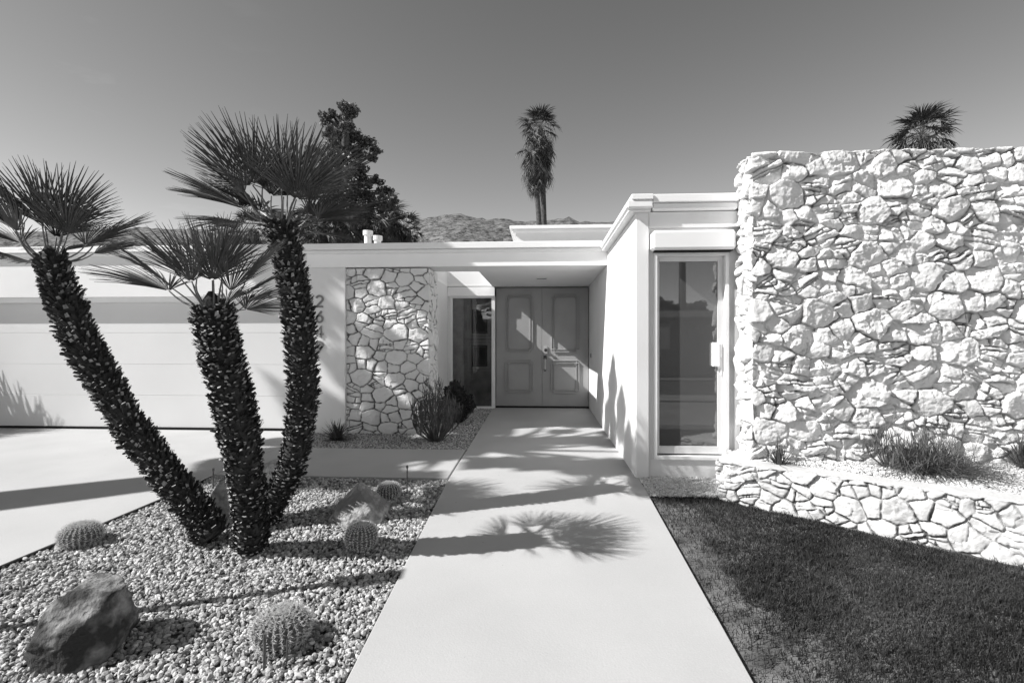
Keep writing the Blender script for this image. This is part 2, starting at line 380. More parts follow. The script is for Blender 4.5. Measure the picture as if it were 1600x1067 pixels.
# ------------------------------------------------------------------ stone work
def stone_field(u0, u1, v0, v1, res, seed, big=.17, mid=.11, small=.06, relief=.03, tilt=.13, jw=.008, jd=.026, anis=1.35, split=.45, chip=.5, spotty=.3, warp=1.0, rough=1.0):
    """rubble masonry: straight-edged stones (a power diagram), many of them split again into thin courses"""
    r = np.random.default_rng(seed)
    nu = int(round((u1-u0)/res))+1; nv = int(round((v1-v0)/res))+1
    U, W = np.meshgrid(np.linspace(u0, u1, nu), np.linspace(v0, v1, nv))
    Uw = U+warp*(.050*fbm(U*6, W*6, seed+1)+.016*fbm(U*28, W*28, seed+2)); Ww = W+warp*(.042*fbm(U*6, W*6, seed+3)+.014*fbm(U*28, W*28, seed+4))
    S = []; area = (u1-u0)*(v1-v0)
    for rmin, rmax, tries, pk in ((mid*1.25, big, area*60, .90), (mid*.8, mid*1.25, area*150, .86), (small*1.2, mid*.8, area*260, .84), (small*.7, small*1.2, area*420, .84)):
        for _ in range(int(tries)):
            rr = r.uniform(rmin, rmax); cx = r.uniform(u0-.08, u1+.08); cy = r.uniform(v0-.06, v1+.06)
            if S:
                A = np.array(S)
                if np.any(np.hypot((A[:, 0]-cx)/anis, A[:, 1]-cy) < pk*(A[:, 2]+rr)): continue
            S.append((cx, cy, rr))
    b1 = np.full(U.shape, 9.); b2 = np.full(U.shape, 9.); ID = np.zeros(U.shape, int); I2 = np.zeros(U.shape, int)
    for k, (cx, cy, rr) in enumerate(S):
        R = rr*1.6+.16
        i0 = max(0, int((cx-R*anis-u0)/res)); i1 = min(nu, int((cx+R*anis-u0)/res)+2); j0 = max(0, int((cy-R-v0)/res)); j1 = min(nv, int((cy+R-v0)/res)+2)
        if i0 >= i1 or j0 >= j1: continue
        x = (Uw[j0:j1, i0:i1]-cx)/anis; y = Ww[j0:j1, i0:i1]-cy; D = x*x+y*y-rr*rr*.42
        s1 = b1[j0:j1, i0:i1]; s2 = b2[j0:j1, i0:i1]; si = ID[j0:j1, i0:i1]; sj = I2[j0:j1, i0:i1]
        a = D < s1; b_ = (~a) & (D < s2)
        s2[:] = np.where(a, s1, np.where(b_, D, s2)); sj[:] = np.where(a, si, np.where(b_, k, sj)); s1[:] = np.where(a, D, s1); si[:] = np.where(a, k, si)
    P = np.array(S); n = len(S)
    dc = np.hypot((P[ID, 0]-P[I2, 0])/anis, P[ID, 1]-P[I2, 1])+1e-3
    e = np.minimum((b2-b1)/(2*dc), .3)
    x = Uw-P[ID, 0]; y = Ww-P[ID, 1]; rr = P[ID, 2]
    ro = r.normal(0, .28, n); c_, s_ = np.cos(ro)[ID], np.sin(ro)[ID]; xr = x*c_+y*s_; yr_ = -x*s_+y*c_
    # split some stones into courses
    do = r.random(n) < split; m_ = np.where(P[:, 2] > mid, r.integers(1, 4, n), r.integers(1, 3, n)); sub = np.zeros(U.shape, int); lines = np.full(U.shape, .3)
    for q in range(3):
        off = (-.75+1.5*(q+1)/(m_+1)+r.uniform(-.18, .18, n))*P[:, 2]; on = do & (q < m_)
        d = yr_-off[ID]-.012*(vnoise(U*11, W*3, seed+60+q)-.5); sub += (on[ID] & (d > 0)); lines = np.where(on[ID], np.minimum(lines, np.abs(d)), lines)
    vo = r.uniform(-.6, .6, (n, 4))*P[:, 2:3]; vs = r.random((n, 4)) < .45; vs &= do[:, None]
    d = xr-vo[ID, sub]+.25*yr_; on = vs[ID, sub]; lines = np.where(on, np.minimum(lines, np.abs(d)), lines); key = sub*2+(on & (d > 0))
    e = np.minimum(e, lines)
    h_ = lambda k: hash2(ID*8+key, ID*0+k, seed+99)
    size = np.where(do[ID], .45, 1.)*np.clip(rr/big, .3, 1)
    H = relief*(.25+.75*h_(1))*(.45+.55*size)
    tx = (h_(2)-.5)*2*tilt*1.5; ty = (h_(3)-.62)*2*tilt*1.5
    H = H+np.clip(tx*x+ty*y, -.03, .03)
    for q in range(3):
        th = 6.283*h_(10+q); off = (.1+.6*h_(20+q))*rr*np.where(do[ID], .5, 1); sl = (.12+.6*h_(30+q)**2)*chip
        dd = np.cos(th)*x+np.sin(th)*y-off; H = H-np.maximum(dd, 0)*sl
    H = H+rough*(.010*fbm(U*13, W*13+ID, seed+7)+.006*fbm(U*42, W*42, seed+8, 3)-.016*np.abs(fbm(U*12+ID*.7, W*22, seed+18, 3))+.004*(fbm(U*5+ID*3.3, W*60, seed+9, 2)*(h_(5) > .6)))
    Uj = Uw+ID*.37; H = H+rough*.52*(.35+.9*h_(40))*(facet_noise(Uj, Ww, 9, seed+70, .30, .10)+facet_noise(Uj, Ww, 22, seed+80, .26, .12))
    e = e-.006*(vnoise(U*34, W*34, seed+12)-.35)-.005*(vnoise(U*9, W*9, seed+13)-.5)
    jl = jw*(.6+.9*vnoise(U*5, W*5, seed+14)); t = np.clip(e/jl, 0, 1); t = t*t*(3-2*t)
    rnd_ = np.exp(-np.maximum(e, 0)/.007)*.003
    J = -jd*(.45+.9*vnoise(U*6, W*6, seed+33))
    Hh = J+(H-rnd_-J)*t
    joint = np.clip(1-e/(jl*.85), 0, 1)
    if spotty: joint = joint*np.clip((vnoise(U*6, W*6, seed+31)-.5)*3+.5*(1-spotty)+.35, 0, 1)
    return U, W, Hh, joint

def facet_noise(U, W, sc, seed, amp=.2, off=.12):
    x = U*sc; y = W*sc*1.25; ix = np.floor(x); iy = np.floor(y); b = np.full(U.shape, 9.); out = np.zeros(U.shape)
    for dx in (-1, 0, 1):
        for dy in (-1, 0, 1):
            jx = ix+dx; jy = iy+dy; cx = jx+.1+.8*hash2(jx, jy, seed); cy = jy+.1+.8*hash2(jx, jy, seed+1)
            d = (x-cx)**2+(y-cy)**2; v = (hash2(jx, jy, seed+2)-.5)*2*(x-cx)*amp+(hash2(jx, jy, seed+3)-.5)*2*(y-cy)*amp+(hash2(jx, jy, seed+4)-.5)*off
            m = d < b; b = np.where(m, d, b); out = np.where(m, v, out)
    return out/sc

def wall_surface(U, W, H, joint, pos, H_top, name, m, parent=None, loc=(0, 0, 0), ztop=None, corner=.05):
    """pos(u) -> (x,y) and outward normal (nx,ny), zb(u), for v<=H_top vertical; beyond it folds back over the top"""
    X, Y, NX, NY, ZB, ZT = pos(U)
    back = np.maximum(W-H_top, 0.); vv = np.minimum(W, H_top)
    k = np.clip((W-H_top+corner)/(2*corner), 0, 1); k = k*k*(3-2*k)
    Z = ZB+(ZT-ZB)*(vv/H_top)
    px = X-NX*back+NX*H*(1-k); py = Y-NY*back+NY*H*(1-k); pz = Z+H*k*.4
    V = np.stack([px, py, pz], -1).reshape(-1, 3); nv, nu = U.shape
    idx = np.arange(nu*nv).reshape(nv, nu)
    F = np.stack([idx[:-1, :-1], idx[:-1, 1:], idx[1:, 1:], idx[1:, :-1]], -1).reshape(-1, 4)
    return mesh_obj(name, V, [F], m, parent, loc, smooth=True, attr={'joint': joint})

def box_corner_pos(x0, y0, zb, zt, c=.05):
    def pos(U):
        X = np.where(U < 0, x0, x0+U); Y = np.where(U < 0, y0-U, y0)
        k = np.clip((U+c)/(2*c), 0, 1); k = k*k*(3-2*k); a = k*PI/2
        return X, Y, -np.cos(a), -np.sin(a), np.full(U.shape, zb), np.full(U.shape, zt)
    return pos

# tall stone wall (right): front face y 4.79, left end x 1.905
SW = thing('stone_wall', 'tall white painted rubble stone wall filling the right of the facade, taller than the roof', 'stone wall', (4.2, 5.0, .1))
zt = 3.075
U_, W_, H_, J_ = stone_field(-.36, 4.9, 0, zt+.30, .0078, 5, big=.155, mid=.098, small=.048, relief=.030, tilt=.13, jw=.0080, jd=.030, split=.44, chip=.7, warp=1.3)
H_ += .02*fbm(U_*1.2, W_*1.2, 77)
wall_surface(U_, W_, H_, J_, box_corner_pos(1.925, 4.83, 0.0, zt), zt, 'stone_facing', M['wallstone'], SW)
b = MB(); b.box(1.985, 6.75, 4.90, 5.175, -.1, zt-.05); b.build('wall_core', M['stucco'], SW)

# planter wall
PP = [(1.86, 5.22), (1.70, 4.98), (1.575, 4.76), (1.66, 4.655), (1.80, 4.565), (2.24, 4.285), (2.57, 4.04), (2.99, 3.755), (3.2, 3.6), (3.6, 3.25), (4.1, 2.75), (4.6, 2.2)]
PP = np.array(PP)
seg = np.linalg.norm(np.diff(PP, axis=0), axis=1); cum = np.concatenate([[0], np.cumsum(seg)])
def path_pos(U):
    X = np.interp(U, cum, PP[:, 0]); Y = np.interp(U, cum, PP[:, 1]); d = .12
    X1 = np.interp(np.minimum(U+d, cum[-1]), cum, PP[:, 0]); Y1 = np.interp(np.minimum(U+d, cum[-1]), cum, PP[:, 1])
    X0 = np.interp(np.maximum(U-d, 0), cum, PP[:, 0]); Y0 = np.interp(np.maximum(U-d, 0), cum, PP[:, 1])
    tx, ty = X1-X0, Y1-Y0; l = np.hypot(tx, ty); tx, ty = tx/l, ty/l
    return X, Y, ty, -tx, gza(Y)-.06, np.full(U.shape, .262)+.012*fbm(U*2, U*0+3, 4)
PW = thing('planter_wall', 'low curving white stone planter wall at the edge of the lawn', 'planter wall', (2.6, 4.1, -.1))
U_, W_, H_, J_ = stone_field(0, float(cum[-1]), 0, .36+.26, .0062, 23, big=.095, mid=.064, small=.034, relief=.015, tilt=.09, jw=.0065, jd=.026, split=.40, chip=.5, anis=1.35, rough=.7, warp=.9)
top = np.clip((W_-.40)/.05, 0, 1); H_ = H_*(1-top)+top*(.004+.006*fbm(U_*9, W_*9, 5)); J_ = J_*(1-top)
wall_surface(U_, W_, H_-.01, J_, lambda U: path_pos(U), .36, 'stone_facing', M['plantstone'], PW, corner=.02)

# ------------------------------------------------------------------ house
HS = thing('house', 'low white flat-roofed modern house with garage, recessed entry and narrow window wing', 'house', (-2.0, 7.5, 0))
W = M['stucco']
yF = 7.5
b = MB()
b.box(-12, -3.53, yF, yF+.05, 2.025, 2.69); b.build('garage_beam', W, HS)
b = MB(); b.box(-3.53, -2.944, yF, yF+.30, -.15, 2.448, bev=.004); b.build('column', W, HS)
b = MB(); b.box(-3.527, .943, yF-.001, 8.08, 2.45, 2.688); b.build('entry_beam', M['ceiling'], HS)
b = MB(); b.box(-12, -3.532, yF+.052, yF+.16, 1.945, 2.3); b.box(-3.60, -3.533, yF+.06, yF+.16, -.1, 1.944); b.build('garage_door_frame', M['trim'], HS)
# garage door: sections with narrow joints
b = MB()
zz = [-.015, .50, .985, 1.475, 1.98]
for i in range(4):
    b.box(-9.4, -3.602, 7.655, 7.70, zz[i]+(.02 if i == 0 else .0018), zz[i+1]-.0018, bev=.0015)
b.box(-9.4, -3.602, 7.672, 7.69, 0, 1.97)
gd = b.build('garage_door', M['garage'], HS)
b = MB(); b.box(-9.4, -3.61, 7.64, 7.69, -.03, .003); b.build('bottom_seal', M['dark'], gd)
b = MB(); b.box(-12, -9.41, yF+.01, yF+.2, -.15, 2.02); b.build('wall', W, HS)
# roof deck and back walls
b = MB()
b.box(-12, -3.6, yF+.05, 16, 2.5, 2.72)
b.box(-3.6, -1.932, 8.082, 16, 2.501, 2.72)
b.box(-.968, .93, 8.082, 16, 2.501, 2.72)
b.box(-1.93, -.97, 10.252, 16, 2.501, 2.72)
b.box(.947, 6.5, 5.32, 16, 2.5, 2.72)
b.build('roof_deck', M['roofing'], HS)
b = MB()
b.box(-1.0, .943, 8.081, 10.395, 2.45, 2.499); b.box(-3.0, -1.902, 8.081, 10.395, 2.45, 2.499); b.box(-1.901, -1.001, 10.221, 10.395, 2.45, 2.499)
ec = b.build('entry_ceiling', M['ceiling'], HS)
b = MB(); v = PY(846, 434, 9.0); b.box(-.11, .09, 8.93, 8.975, 2.438, 2.449, 0); b.box(-.095, .075, 8.94, 8.965, 2.430, 2.4375, 1)
b.build('ceiling_vent', [M['alu_white'], M['dark']], HS)
b = MB(); b.box(-1.93, -1.9, 8.081, 10.22, 2.50, 2.765); b.box(-1.0, -.97, 8.081, 10.22, 2.50, 2.765); b.box(-1.93, -.97, 10.221, 10.25, 2.50, 2.765)
b.build('skylight_opening', M['trim'], HS)
# walls inside the entry
b = MB(); b.box(-2.05, -1.905, 8.16, 10.28, -.1, 2.448); b.build('recess_wall', W, HS)
b = MB(); b.box(-12, -2.06, 8.3, 8.4, -.1, 2.49); b.box(.90, 6.6, 15.9, 16, -.1, 2.5); b.box(-12, .9, 15.9, 16, -.1, 2.5); b.box(-12, -11.9, 8.4, 15.9, -.1, 2.5); b.box(6.5, 6.6, 5.8, 15.9, -.1, 2.5)
b.build('rear_wall', W, HS)
b = MB(); b.box(.945, 1.075, 5.23, 10.6, -.2, 2.64, bev=.006); b.build('wing_side_wall', W, HS)
b = MB(); b.box(1.077, 1.99, 5.2305, 5.36, 2.485, 2.64)
b.box(1.077, 1.99, 5.275, 5.45, -.2, .15)
b.box(1.077, 1.125, 5.275, 5.45, .152, 2.483); b.box(1.875, 1.99, 5.275, 5.45, .152, 2.483); b.box(1.127, 1.873, 5.275, 5.45, 2.235, 2.483)
b.build('wing_front_wall', W, HS)
# cornice
def cornice(parent):
    b = MB()
    # main front run (upper, lower)
    b.bevbox(-12.1, .862, yF-.078, yF+.25, 2.70, 2.792, .006)
    b.bevbox(-12.1, .870, yF-.050, yF+.04, 2.645, 2.697, .012)
    # wing side run
    b.bevbox(.845, 1.10, 5.14, yF+.25, 2.665, 2.745, .014)
    b.bevbox(.885, 1.10, 5.13, yF+.25, 2.7455, 2.80, .006)
    b.bevbox(.865, 1.09, 5.20, yF+.2, 2.640, 2.664, .004)
    # wing front run
    b.bevbox(1.101, 1.93, 5.150, 5.36, 2.722, 2.80, .006)
    b.bevbox(1.101, 1.93, 5.175, 5.34, 2.648, 2.719, .014)
    return b.build('cornice', M['trim'], parent)
cornice(HS)
# wing window and roller-shutter box
WN = MB(); x0, x1, z0, z1 = 1.127, 1.873, .152, 2.233
WN.box(x0, x0+.035, 5.255, 5.40, z0, z1); WN.box(x1-.035, x1, 5.255, 5.40, z0, z1); WN.box(x0+.036, x1-.036, 5.256, 5.40, z1-.03, z1); WN.box(x0+.036, x1-.036, 5.250, 5.40, z0-.002, z0+.03)
wf = WN.build('window', M['trim'], HS)
b = MB(); a0, a1, c0, c1 = x0+.038, x1-.038, z0+.045, z1-.032
b.box(a0, a0+.032, 5.315, 5.36, c0, c1); b.box(a1-.052, a1, 5.315, 5.36, c0, c1); b.box(a0+.033, a1-.053, 5.316, 5.36, c1-.045, c1); b.box(a0+.033, a1-.053, 5.316, 5.36, c0, c0+.075)
b.build('sash_frame', M['alu_white'], wf)
b = MB(); b.box(a0+.03, a1-.05, 5.335, 5.342, c0+.07, c1-.04); b.build('pane', M['glass'], wf)
b = MB(); b.box(a0, a1, 5.33, 5.39, z0+.031, c0-.001); b.build('bottom_track', M['dark'], wf)
b = MB(); b.bevbox(a1-.112, a1-.040, 5.285, 5.332, 1.085, 1.33, .008); b.box(a1-.03, a1-.018, 5.305, 5.3145, 1.18, 1.32); b.box(a1-.03, a1-.018, 5.305, 5.3145, 1.0, 1.06); b.build('pull_handle', M['trim'], wf)
b = MB(); b.bevbox(1.088, 1.895, 5.12, 5.274, 2.245, 2.435, .022); b.build('shutter_box', M['trim'], HS)
b = MB(); b.box(1.12, 1.88, 5.16, 5.254, 2.236, 2.2445); b.build('shutter_slot', M['dark'], HS)
# front doors
b = MB(); b.box(-.945, .943, 10.44, 10.6, -.05, 2.448); b.build('door_wall', M['door'], HS)
def moulding(b, x0, x1, z0, z1, y, n=.05, w=.020, t=.026):
    """frame with notched corners made of butt-jointed strips"""
    pts = [(x0+n, z0), (x1-n, z0), (x1-n, z0+n), (x1, z0+n), (x1, z1-n), (x1-n, z1-n), (x1-n, z1), (x0+n, z1), (x0+n, z1-n), (x0, z1-n), (x0, z0+n), (x0+n, z0+n)]
    for i in range(len(pts)):
        p, q = pts[i], pts[(i+1) % len(pts)]
        if abs(p[0]-q[0]) < 1e-6:
            a, c = sorted((p[1], q[1])); b.bevbox(p[0]-w/2, p[0]+w/2, y-t-.001*(i % 3), y, a-w/2+.0007*(i % 5), c+w/2-.0007*(i % 4), .004)
        else:
            a, c = sorted((p[0], q[0])); b.bevbox(a-w/2, c+w/2, y-t-.0035-.0008*(i % 2), y, p[1]-w/2, p[1]+w/2, .004)
for s, (xa, xb) in enumerate(((-.932, -.003), (.003, .932))):
    b = MB(); b.bevbox(xa, xb, 10.40, 10.439, .03, 2.42, .003); leaf = b.build('front_door', M['door'], HS)
    b = MB(); cxm = (-.465, .463)[s]
    moulding(b, cxm-.27, cxm+.27, 1.13, 2.28, 10.40); moulding(b, cxm-.225, cxm+.225, 1.175, 2.235, 10.40, n=.03, w=.010)
    moulding(b, cxm-.28, cxm+.28, .30, .955, 10.40); moulding(b, cxm-.225, cxm+.225, .355, .90, 10.40, n=.03, w=.010)
    for sx in (-1, 1):
        for zc in (.36, .895): b.bevbox(cxm+sx*.215-.025, cxm+sx*.215+.025, 10.380, 10.4, zc-.025, zc+.025, .006)
    b.build('panel_moulding', M['door'], leaf)
b = MB(); b.bevbox(.035, .11, 10.378, 10.40, 1.09, 1.24, .006, 0); b.tube([(.072, 10.378, 1.165), (.072, 10.34, 1.165)], [.022, .02], 14, 1); b.tube([(.072, 10.34, 1.165), (.072, 10.32, 1.165)], [.034, .03], 14, 1)
b.build('door_lock', [M['alu'], M['bronze']], HS)
b = MB(); b.bevbox(.03, .09, 10.385, 10.40, .98, 1.055, .005, 1); b.tube([(.06, 10.385, 1.0), (.06, 10.345, .99), (.06, 10.335, .9), (.06, 10.345, .78), (.06, 10.385, .76)], .011, 10, 0); b.bevbox(.04, .08, 10.388, 10.4, .735, .785, .004, 1)
b.build('door_handle', [M['alu'], M['bronze']], HS)
b = MB(); b.box(-.94, .94, 10.34, 10.44, -.03, .024); b.build('threshold', M['dark'], HS)
b = MB(); b.bevbox(.932, .944, 9.93, 9.975, 1.03, 1.11, .003); b.build('doorbell', M['bronze'], HS)
# sidelight
b = MB(); b.bevbox(-1.903, -.95, 10.225, 10.33, 2.25, 2.438, .004)
b.box(-1.86, -1.81, 10.26, 10.36, -.02, 2.249); b.box(-1.015, -.948, 10.26, 10.398, -.02, 2.249); b.box(-1.809, -1.016, 10.262, 10.36, -.02, .03); b.box(-1.809, -1.016, 10.262, 10.36, 2.215, 2.249)
b.box(-1.904, -1.861, 10.282, 10.36, -.05, 2.249)
sl = b.build('sidelight', M['trim'], HS)
b = MB(); b.box(-1.81, -1.015, 10.305, 10.311, .03, 2.215); b.build('pane', M['glass_clear'], sl)
b = MB(); b.box(-1.902, -1.0, 10.24, 10.33, 2.4385, 2.449); b.build('head_gap', M['dark'], sl)
# room behind the sidelight
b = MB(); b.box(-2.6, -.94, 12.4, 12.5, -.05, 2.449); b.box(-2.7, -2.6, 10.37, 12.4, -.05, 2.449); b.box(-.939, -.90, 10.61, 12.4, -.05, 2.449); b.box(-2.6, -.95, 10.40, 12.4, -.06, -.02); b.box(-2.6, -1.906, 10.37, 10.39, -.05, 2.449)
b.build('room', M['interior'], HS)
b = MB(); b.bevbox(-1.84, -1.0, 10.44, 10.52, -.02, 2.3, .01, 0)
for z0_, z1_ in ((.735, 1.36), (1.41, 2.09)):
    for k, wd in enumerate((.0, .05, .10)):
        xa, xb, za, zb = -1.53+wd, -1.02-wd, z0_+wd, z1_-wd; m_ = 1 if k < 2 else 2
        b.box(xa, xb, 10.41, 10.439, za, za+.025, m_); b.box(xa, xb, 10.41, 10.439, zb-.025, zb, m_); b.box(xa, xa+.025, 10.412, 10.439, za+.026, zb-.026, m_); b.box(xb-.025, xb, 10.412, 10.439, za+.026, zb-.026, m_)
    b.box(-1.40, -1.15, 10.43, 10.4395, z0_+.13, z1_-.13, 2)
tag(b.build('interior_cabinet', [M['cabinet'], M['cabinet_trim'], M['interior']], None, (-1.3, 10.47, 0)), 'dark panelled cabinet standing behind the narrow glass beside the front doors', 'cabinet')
# stone panel
SP = bpy.data.objects.new('tmp', None)
U_, W_, H_, J_ = stone_field(-.66, 1.27, 0, 2.49, .0078, 41, big=.15, mid=.105, small=.05, relief=.013, tilt=.05, jw=.0095, jd=.028, split=.30, chip=.35, anis=1.3, spotty=0, rough=.5, warp=1.3)
low = np.clip((1.25-W_-.3*np.abs(U_))/.6, 0, 1)
H_ = H_+low*.015*fbm(U_*7, W_*10, 6)
def panel_pos(U):
    x0_ = -1.685; X = np.where(U < 0, x0_, x0_-U); Y = np.where(U < 0, yF+.045-U, yF+.045); c = .03
    k = np.clip((U+c)/(2*c), 0, 1); k = k*k*(3-2*k); a = k*PI/2
    return X, Y, np.cos(a), -np.sin(a), np.full(U.shape, -.06), np.full(U.shape, 2.43)
sp = wall_surface(U_, W_, H_, J_, panel_pos, 2.49, 'stone_panel', M['panelstone'], HS, corner=.001)
b = MB(); b.box(-2.943, -1.74, yF+.12, 8.16, -.1, 2.449); b.build('stone_panel_backing', M['panelstone'], HS)
# house numbers
def digit_strokes(ch):
    A = lambda cx, cy, rx, ry, a0, a1, n=18: [(cx+rx*math.cos(math.radians(a0+(a1-a0)*i/n)), cy+ry*math.sin(math.radians(a0+(a1-a0)*i/n))) for i in range(n+1)]
    if ch == '2': return [A(.5, .70, .36, .26, 165, -35, 16)+[(.14, .06)], [(.10, .06), (.90, .06)]]
    if ch == '6': return [[(.74, .96)]+[(.45, .72), (.20, .44)]+A(.5, .32, .34, .28, 160, 520, 26)]
    if ch == '9': return [[(.26, .04)]+[(.55, .28), (.80, .56)]+A(.5, .68, .34, .28, -20, 340, 26)]
    if ch == '4': return [[(.66, .02), (.66, .97), (.08, .30), (.94, .30)]]
def digit(ch, x, z, wd, hg, y):
    b = MB(); sw = .026
    for st in digit_strokes(ch):
        P = [np.array((x+p[0]*wd, z+p[1]*hg)) for p in st]; k = len(P); L_ = []; R_ = []
        for i in range(k):
            t = (P[min(i+1, k-1)]-P[max(i-1, 0)]); t = t/(np.linalg.norm(t)+1e-9); n = np.array((-t[1], t[0]))*sw/2; L_.append(P[i]+n); R_.append(P[i]-n)
        V = [(p[0], yy, p[1]) for yy in (y-.018, y-.002) for p in L_+R_]; F = []
        for i in range(k-1):
            F += [(i, i+1, k+i+1, k+i), (2*k+i, 3*k+i, 3*k+i+1, 2*k+i+1), (i, 2*k+i, 2*k+i+1, i+1), (k+i, k+i+1, 3*k+i+1, 3*k+i)]
        F += [(0, k, 3*k, 2*k), (k-1, 3*k-1, 4*k-1, 2*k-1)]
        b.add(V, F)
    return b.build('house_number', M['number'], HS)
for ch, yp in zip('2649', (471.5, 495.5, 519, 543)):
    p = PY(499, yp, yF); digit(ch, p.x-.062, p.z-.085, .135, .18, yF)
# roof vents
for (px, pt, r_) in ((575, 361, .078), (590, 369, .075)):
    p = PY(px, pt, 8.7); b = MB()
    b.tube([(p.x, 8.7, 2.7), (p.x, 8.7, p.z-.075)], [r_*.8, r_*.8], 20); b.tube([(p.x, 8.7, p.z-.075), (p.x, 8.7, p.z)], [r_*1.08, r_*1.08], 20)
    o = b.build('roof_vent', M['trim'], HS)
# clerestory behind
b = MB(); b.box(-.62, 6.4, 12.1, 15.8, 2.721, 3.90); b.build('clerestory_wall', W, HS)
b = MB(); b.bevbox(-.76, 6.5, 11.98, 15.9, 3.975, 4.055, .006); b.bevbox(-.70, 6.45, 12.03, 15.85, 3.90, 3.973, .012); b.build('clerestory_cornice', M['trim'], HS)

# ------------------------------------------------------------------ gravel
def inpoly(x, y, poly):
    c = np.zeros(len(x), bool); n = len(poly); j = n-1
    for i in range(n):
        xi, yi = poly[i]; xj, yj = poly[j]
        c ^= ((yi > y) != (yj > y)) & (x < (xj-xi)*(y-yi)/(yj-yi+1e-12)+xi); j = i
    return c
t_ = (1+5**.5)/2
ICO = np.array([(-1, t_, 0), (1, t_, 0), (-1, -t_, 0), (1, -t_, 0), (0, -1, t_), (0, 1, t_), (0, -1, -t_), (0, 1, -t_), (t_, 0, -1), (t_, 0, 1), (-t_, 0, -1), (-t_, 0, 1)])/math.sqrt(1+t_*t_)
ICOF = np.array([(0, 11, 5), (0, 5, 1), (0, 1, 7), (0, 7, 10), (0, 10, 11), (1, 5, 9), (5, 11, 4), (11, 10, 2), (10, 7, 6), (7, 1, 8), (3, 9, 4), (3, 4, 2), (3, 2, 6), (3, 6, 8), (3, 8, 9), (4, 9, 5), (2, 4, 11), (6, 2, 10), (8, 6, 7), (9, 8, 1)])
def pebbles(name, poly, n, size, zf, m, label, seed, dens=None, cat='gravel'):
    r = np.random.default_rng(seed); P = np.array(poly)
    x = r.uniform(P[:, 0].min(), P[:, 0].max(), n*3); y = r.uniform(P[:, 1].min(), P[:, 1].max(), n*3)
    k = inpoly(x, y, poly)
    if dens is not None: k &= r.random(len(x)) < dens(x, y)
    x, y = x[k][:n], y[k][:n]; n = len(x)
    s = size[0]+(size[1]-size[0])*r.random(n)**1.5
    V = ICO[None]*(1+r.uniform(-.22, .22, (n, 12, 1)))
    V = V*(s[:, None, None]*np.stack([r.uniform(.8, 1.35, n), r.uniform(.65, 1., n), r.uniform(.45, .8, n)], -1)[:, None, :])
    q = r.normal(size=(n, 4)); q[:, 1:3] *= .35; q /= np.linalg.norm(q, axis=1)[:, None]; a, b_, c, d = q.T
    R = np.stack([1-2*(c*c+d*d), 2*(b_*c-a*d), 2*(b_*d+a*c), 2*(b_*c+a*d), 1-2*(b_*b_+d*d), 2*(c*d-a*b_), 2*(b_*d-a*c), 2*(c*d+a*b_), 1-2*(b_*b_+c*c)], -1).reshape(n, 3, 3)
    V = np.einsum('nij,nkj->nki', R, V)
    z = zf(x, y)+r.uniform(-.4, .5, n)*s
    V += np.stack([x, y, z], -1)[:, None, :]
    F = (ICOF[None]+(np.arange(n)*12)[:, None, None]).reshape(-1, 3)
    sh = np.repeat(r.random(n), 12)
    o = mesh_obj(name, V.reshape(-1, 3), [F], m, None, (float(np.mean(x)), float(np.mean(y)), 0), smooth=False, attr={'shade': sh})
    return tag(o, label, cat, kind='stuff')
def base_sheet(name, x0, x1, y0, y1, dz):
    sheet(name, M['gravel_base'], [x0, x1], yr(y0, y1), dz)
base_sheet('gravel_soil', -4.4, -.93, -1.5, 5.11, -.035)
und = lambda x, y: .012*fbm(x*1.3, y*1.3, 31)
pl = lambda y: -.905-.011*(y-2.3)
BED = [(-3.95, 1.2), (-.91, 1.2), (-.945, 5.11), (-3.385, 5.11), (-3.385, 4.7)]
pebbles('gravel_bed', BED, 44000, (.0062, .0205), lambda x, y: gza(y)-.026+und(x, y), M['pebble'], 'coarse grey gravel covering the bed under the leaning palms', 3)
pebbles('gravel_bed', [(-4.2, -.5), (-.89, -.5), (-.905, 1.2), (-3.95, 1.2)], 9000, (.012, .02), lambda x, y: gza(y)-.026, M['pebble'], 'grey gravel in the part of the bed nearest the street', 4)
base_sheet('entry_soil', -3.39, -.96, 6.45, 10.25, -.03)
pebbles('gravel_strip', [(-3.37, 6.45), (-.962, 6.45), (-1.0, 10.25), (-1.9, 10.25), (-1.9, 8.15), (-1.66, 8.1), (-1.66, 7.5), (-3.37, 7.5)], 15000, (.009, .018), lambda x, y: gza(y)-.02, M['pebble'], 'grey gravel strip along the house wall and into the entry', 6)
base_sheet('side_soil', .975, 1.9, 4.70, 5.29, -.04)
pebbles('gravel_patch', [(.975, 4.745), (1.58, 4.745), (1.88, 5.27), (1.08, 5.27), (.975, 5.2)], 5200, (.007, .013), lambda x, y: gza(y)-.02+.02*np.clip((y-4.74)/.4, 0, 1), M['pebble_pale'], 'small patch of pale gravel below the narrow window', 8)
sheetV = [(1.62, 4.80, .2), (1.88, 4.62, .2), (2.28, 4.34, .2), (2.61, 4.10, .2), (3.03, 3.82, .2), (3.24, 3.67, .2), (3.64, 3.32, .2), (4.7, 2.3, .2), (7, 2.3, .2), (7, 4.95, .2), (1.95, 4.95, .2), (1.9, 5.2, .2)]
tag(mesh_obj('planter_soil', sheetV, [[list(range(len(sheetV)))]], M['gravel_base']), kind='structure')
pebbles('planter_gravel', [(1.72, 4.80), (2.33, 4.42), (2.66, 4.18), (3.08, 3.90), (3.30, 3.75), (3.7, 3.4), (4.75, 2.4), (6.6, 2.6), (6.6, 4.84), (1.93, 4.86), (1.9, 5.1)], 30000, (.009, .017), lambda x, y: .222+.02*np.clip((y-4.3)/.5, 0, 1)+.02*fbm(x*2, y*2, 9), M['pebble_pale'], 'pale gravel filling the raised planter in front of the stone wall', 9)

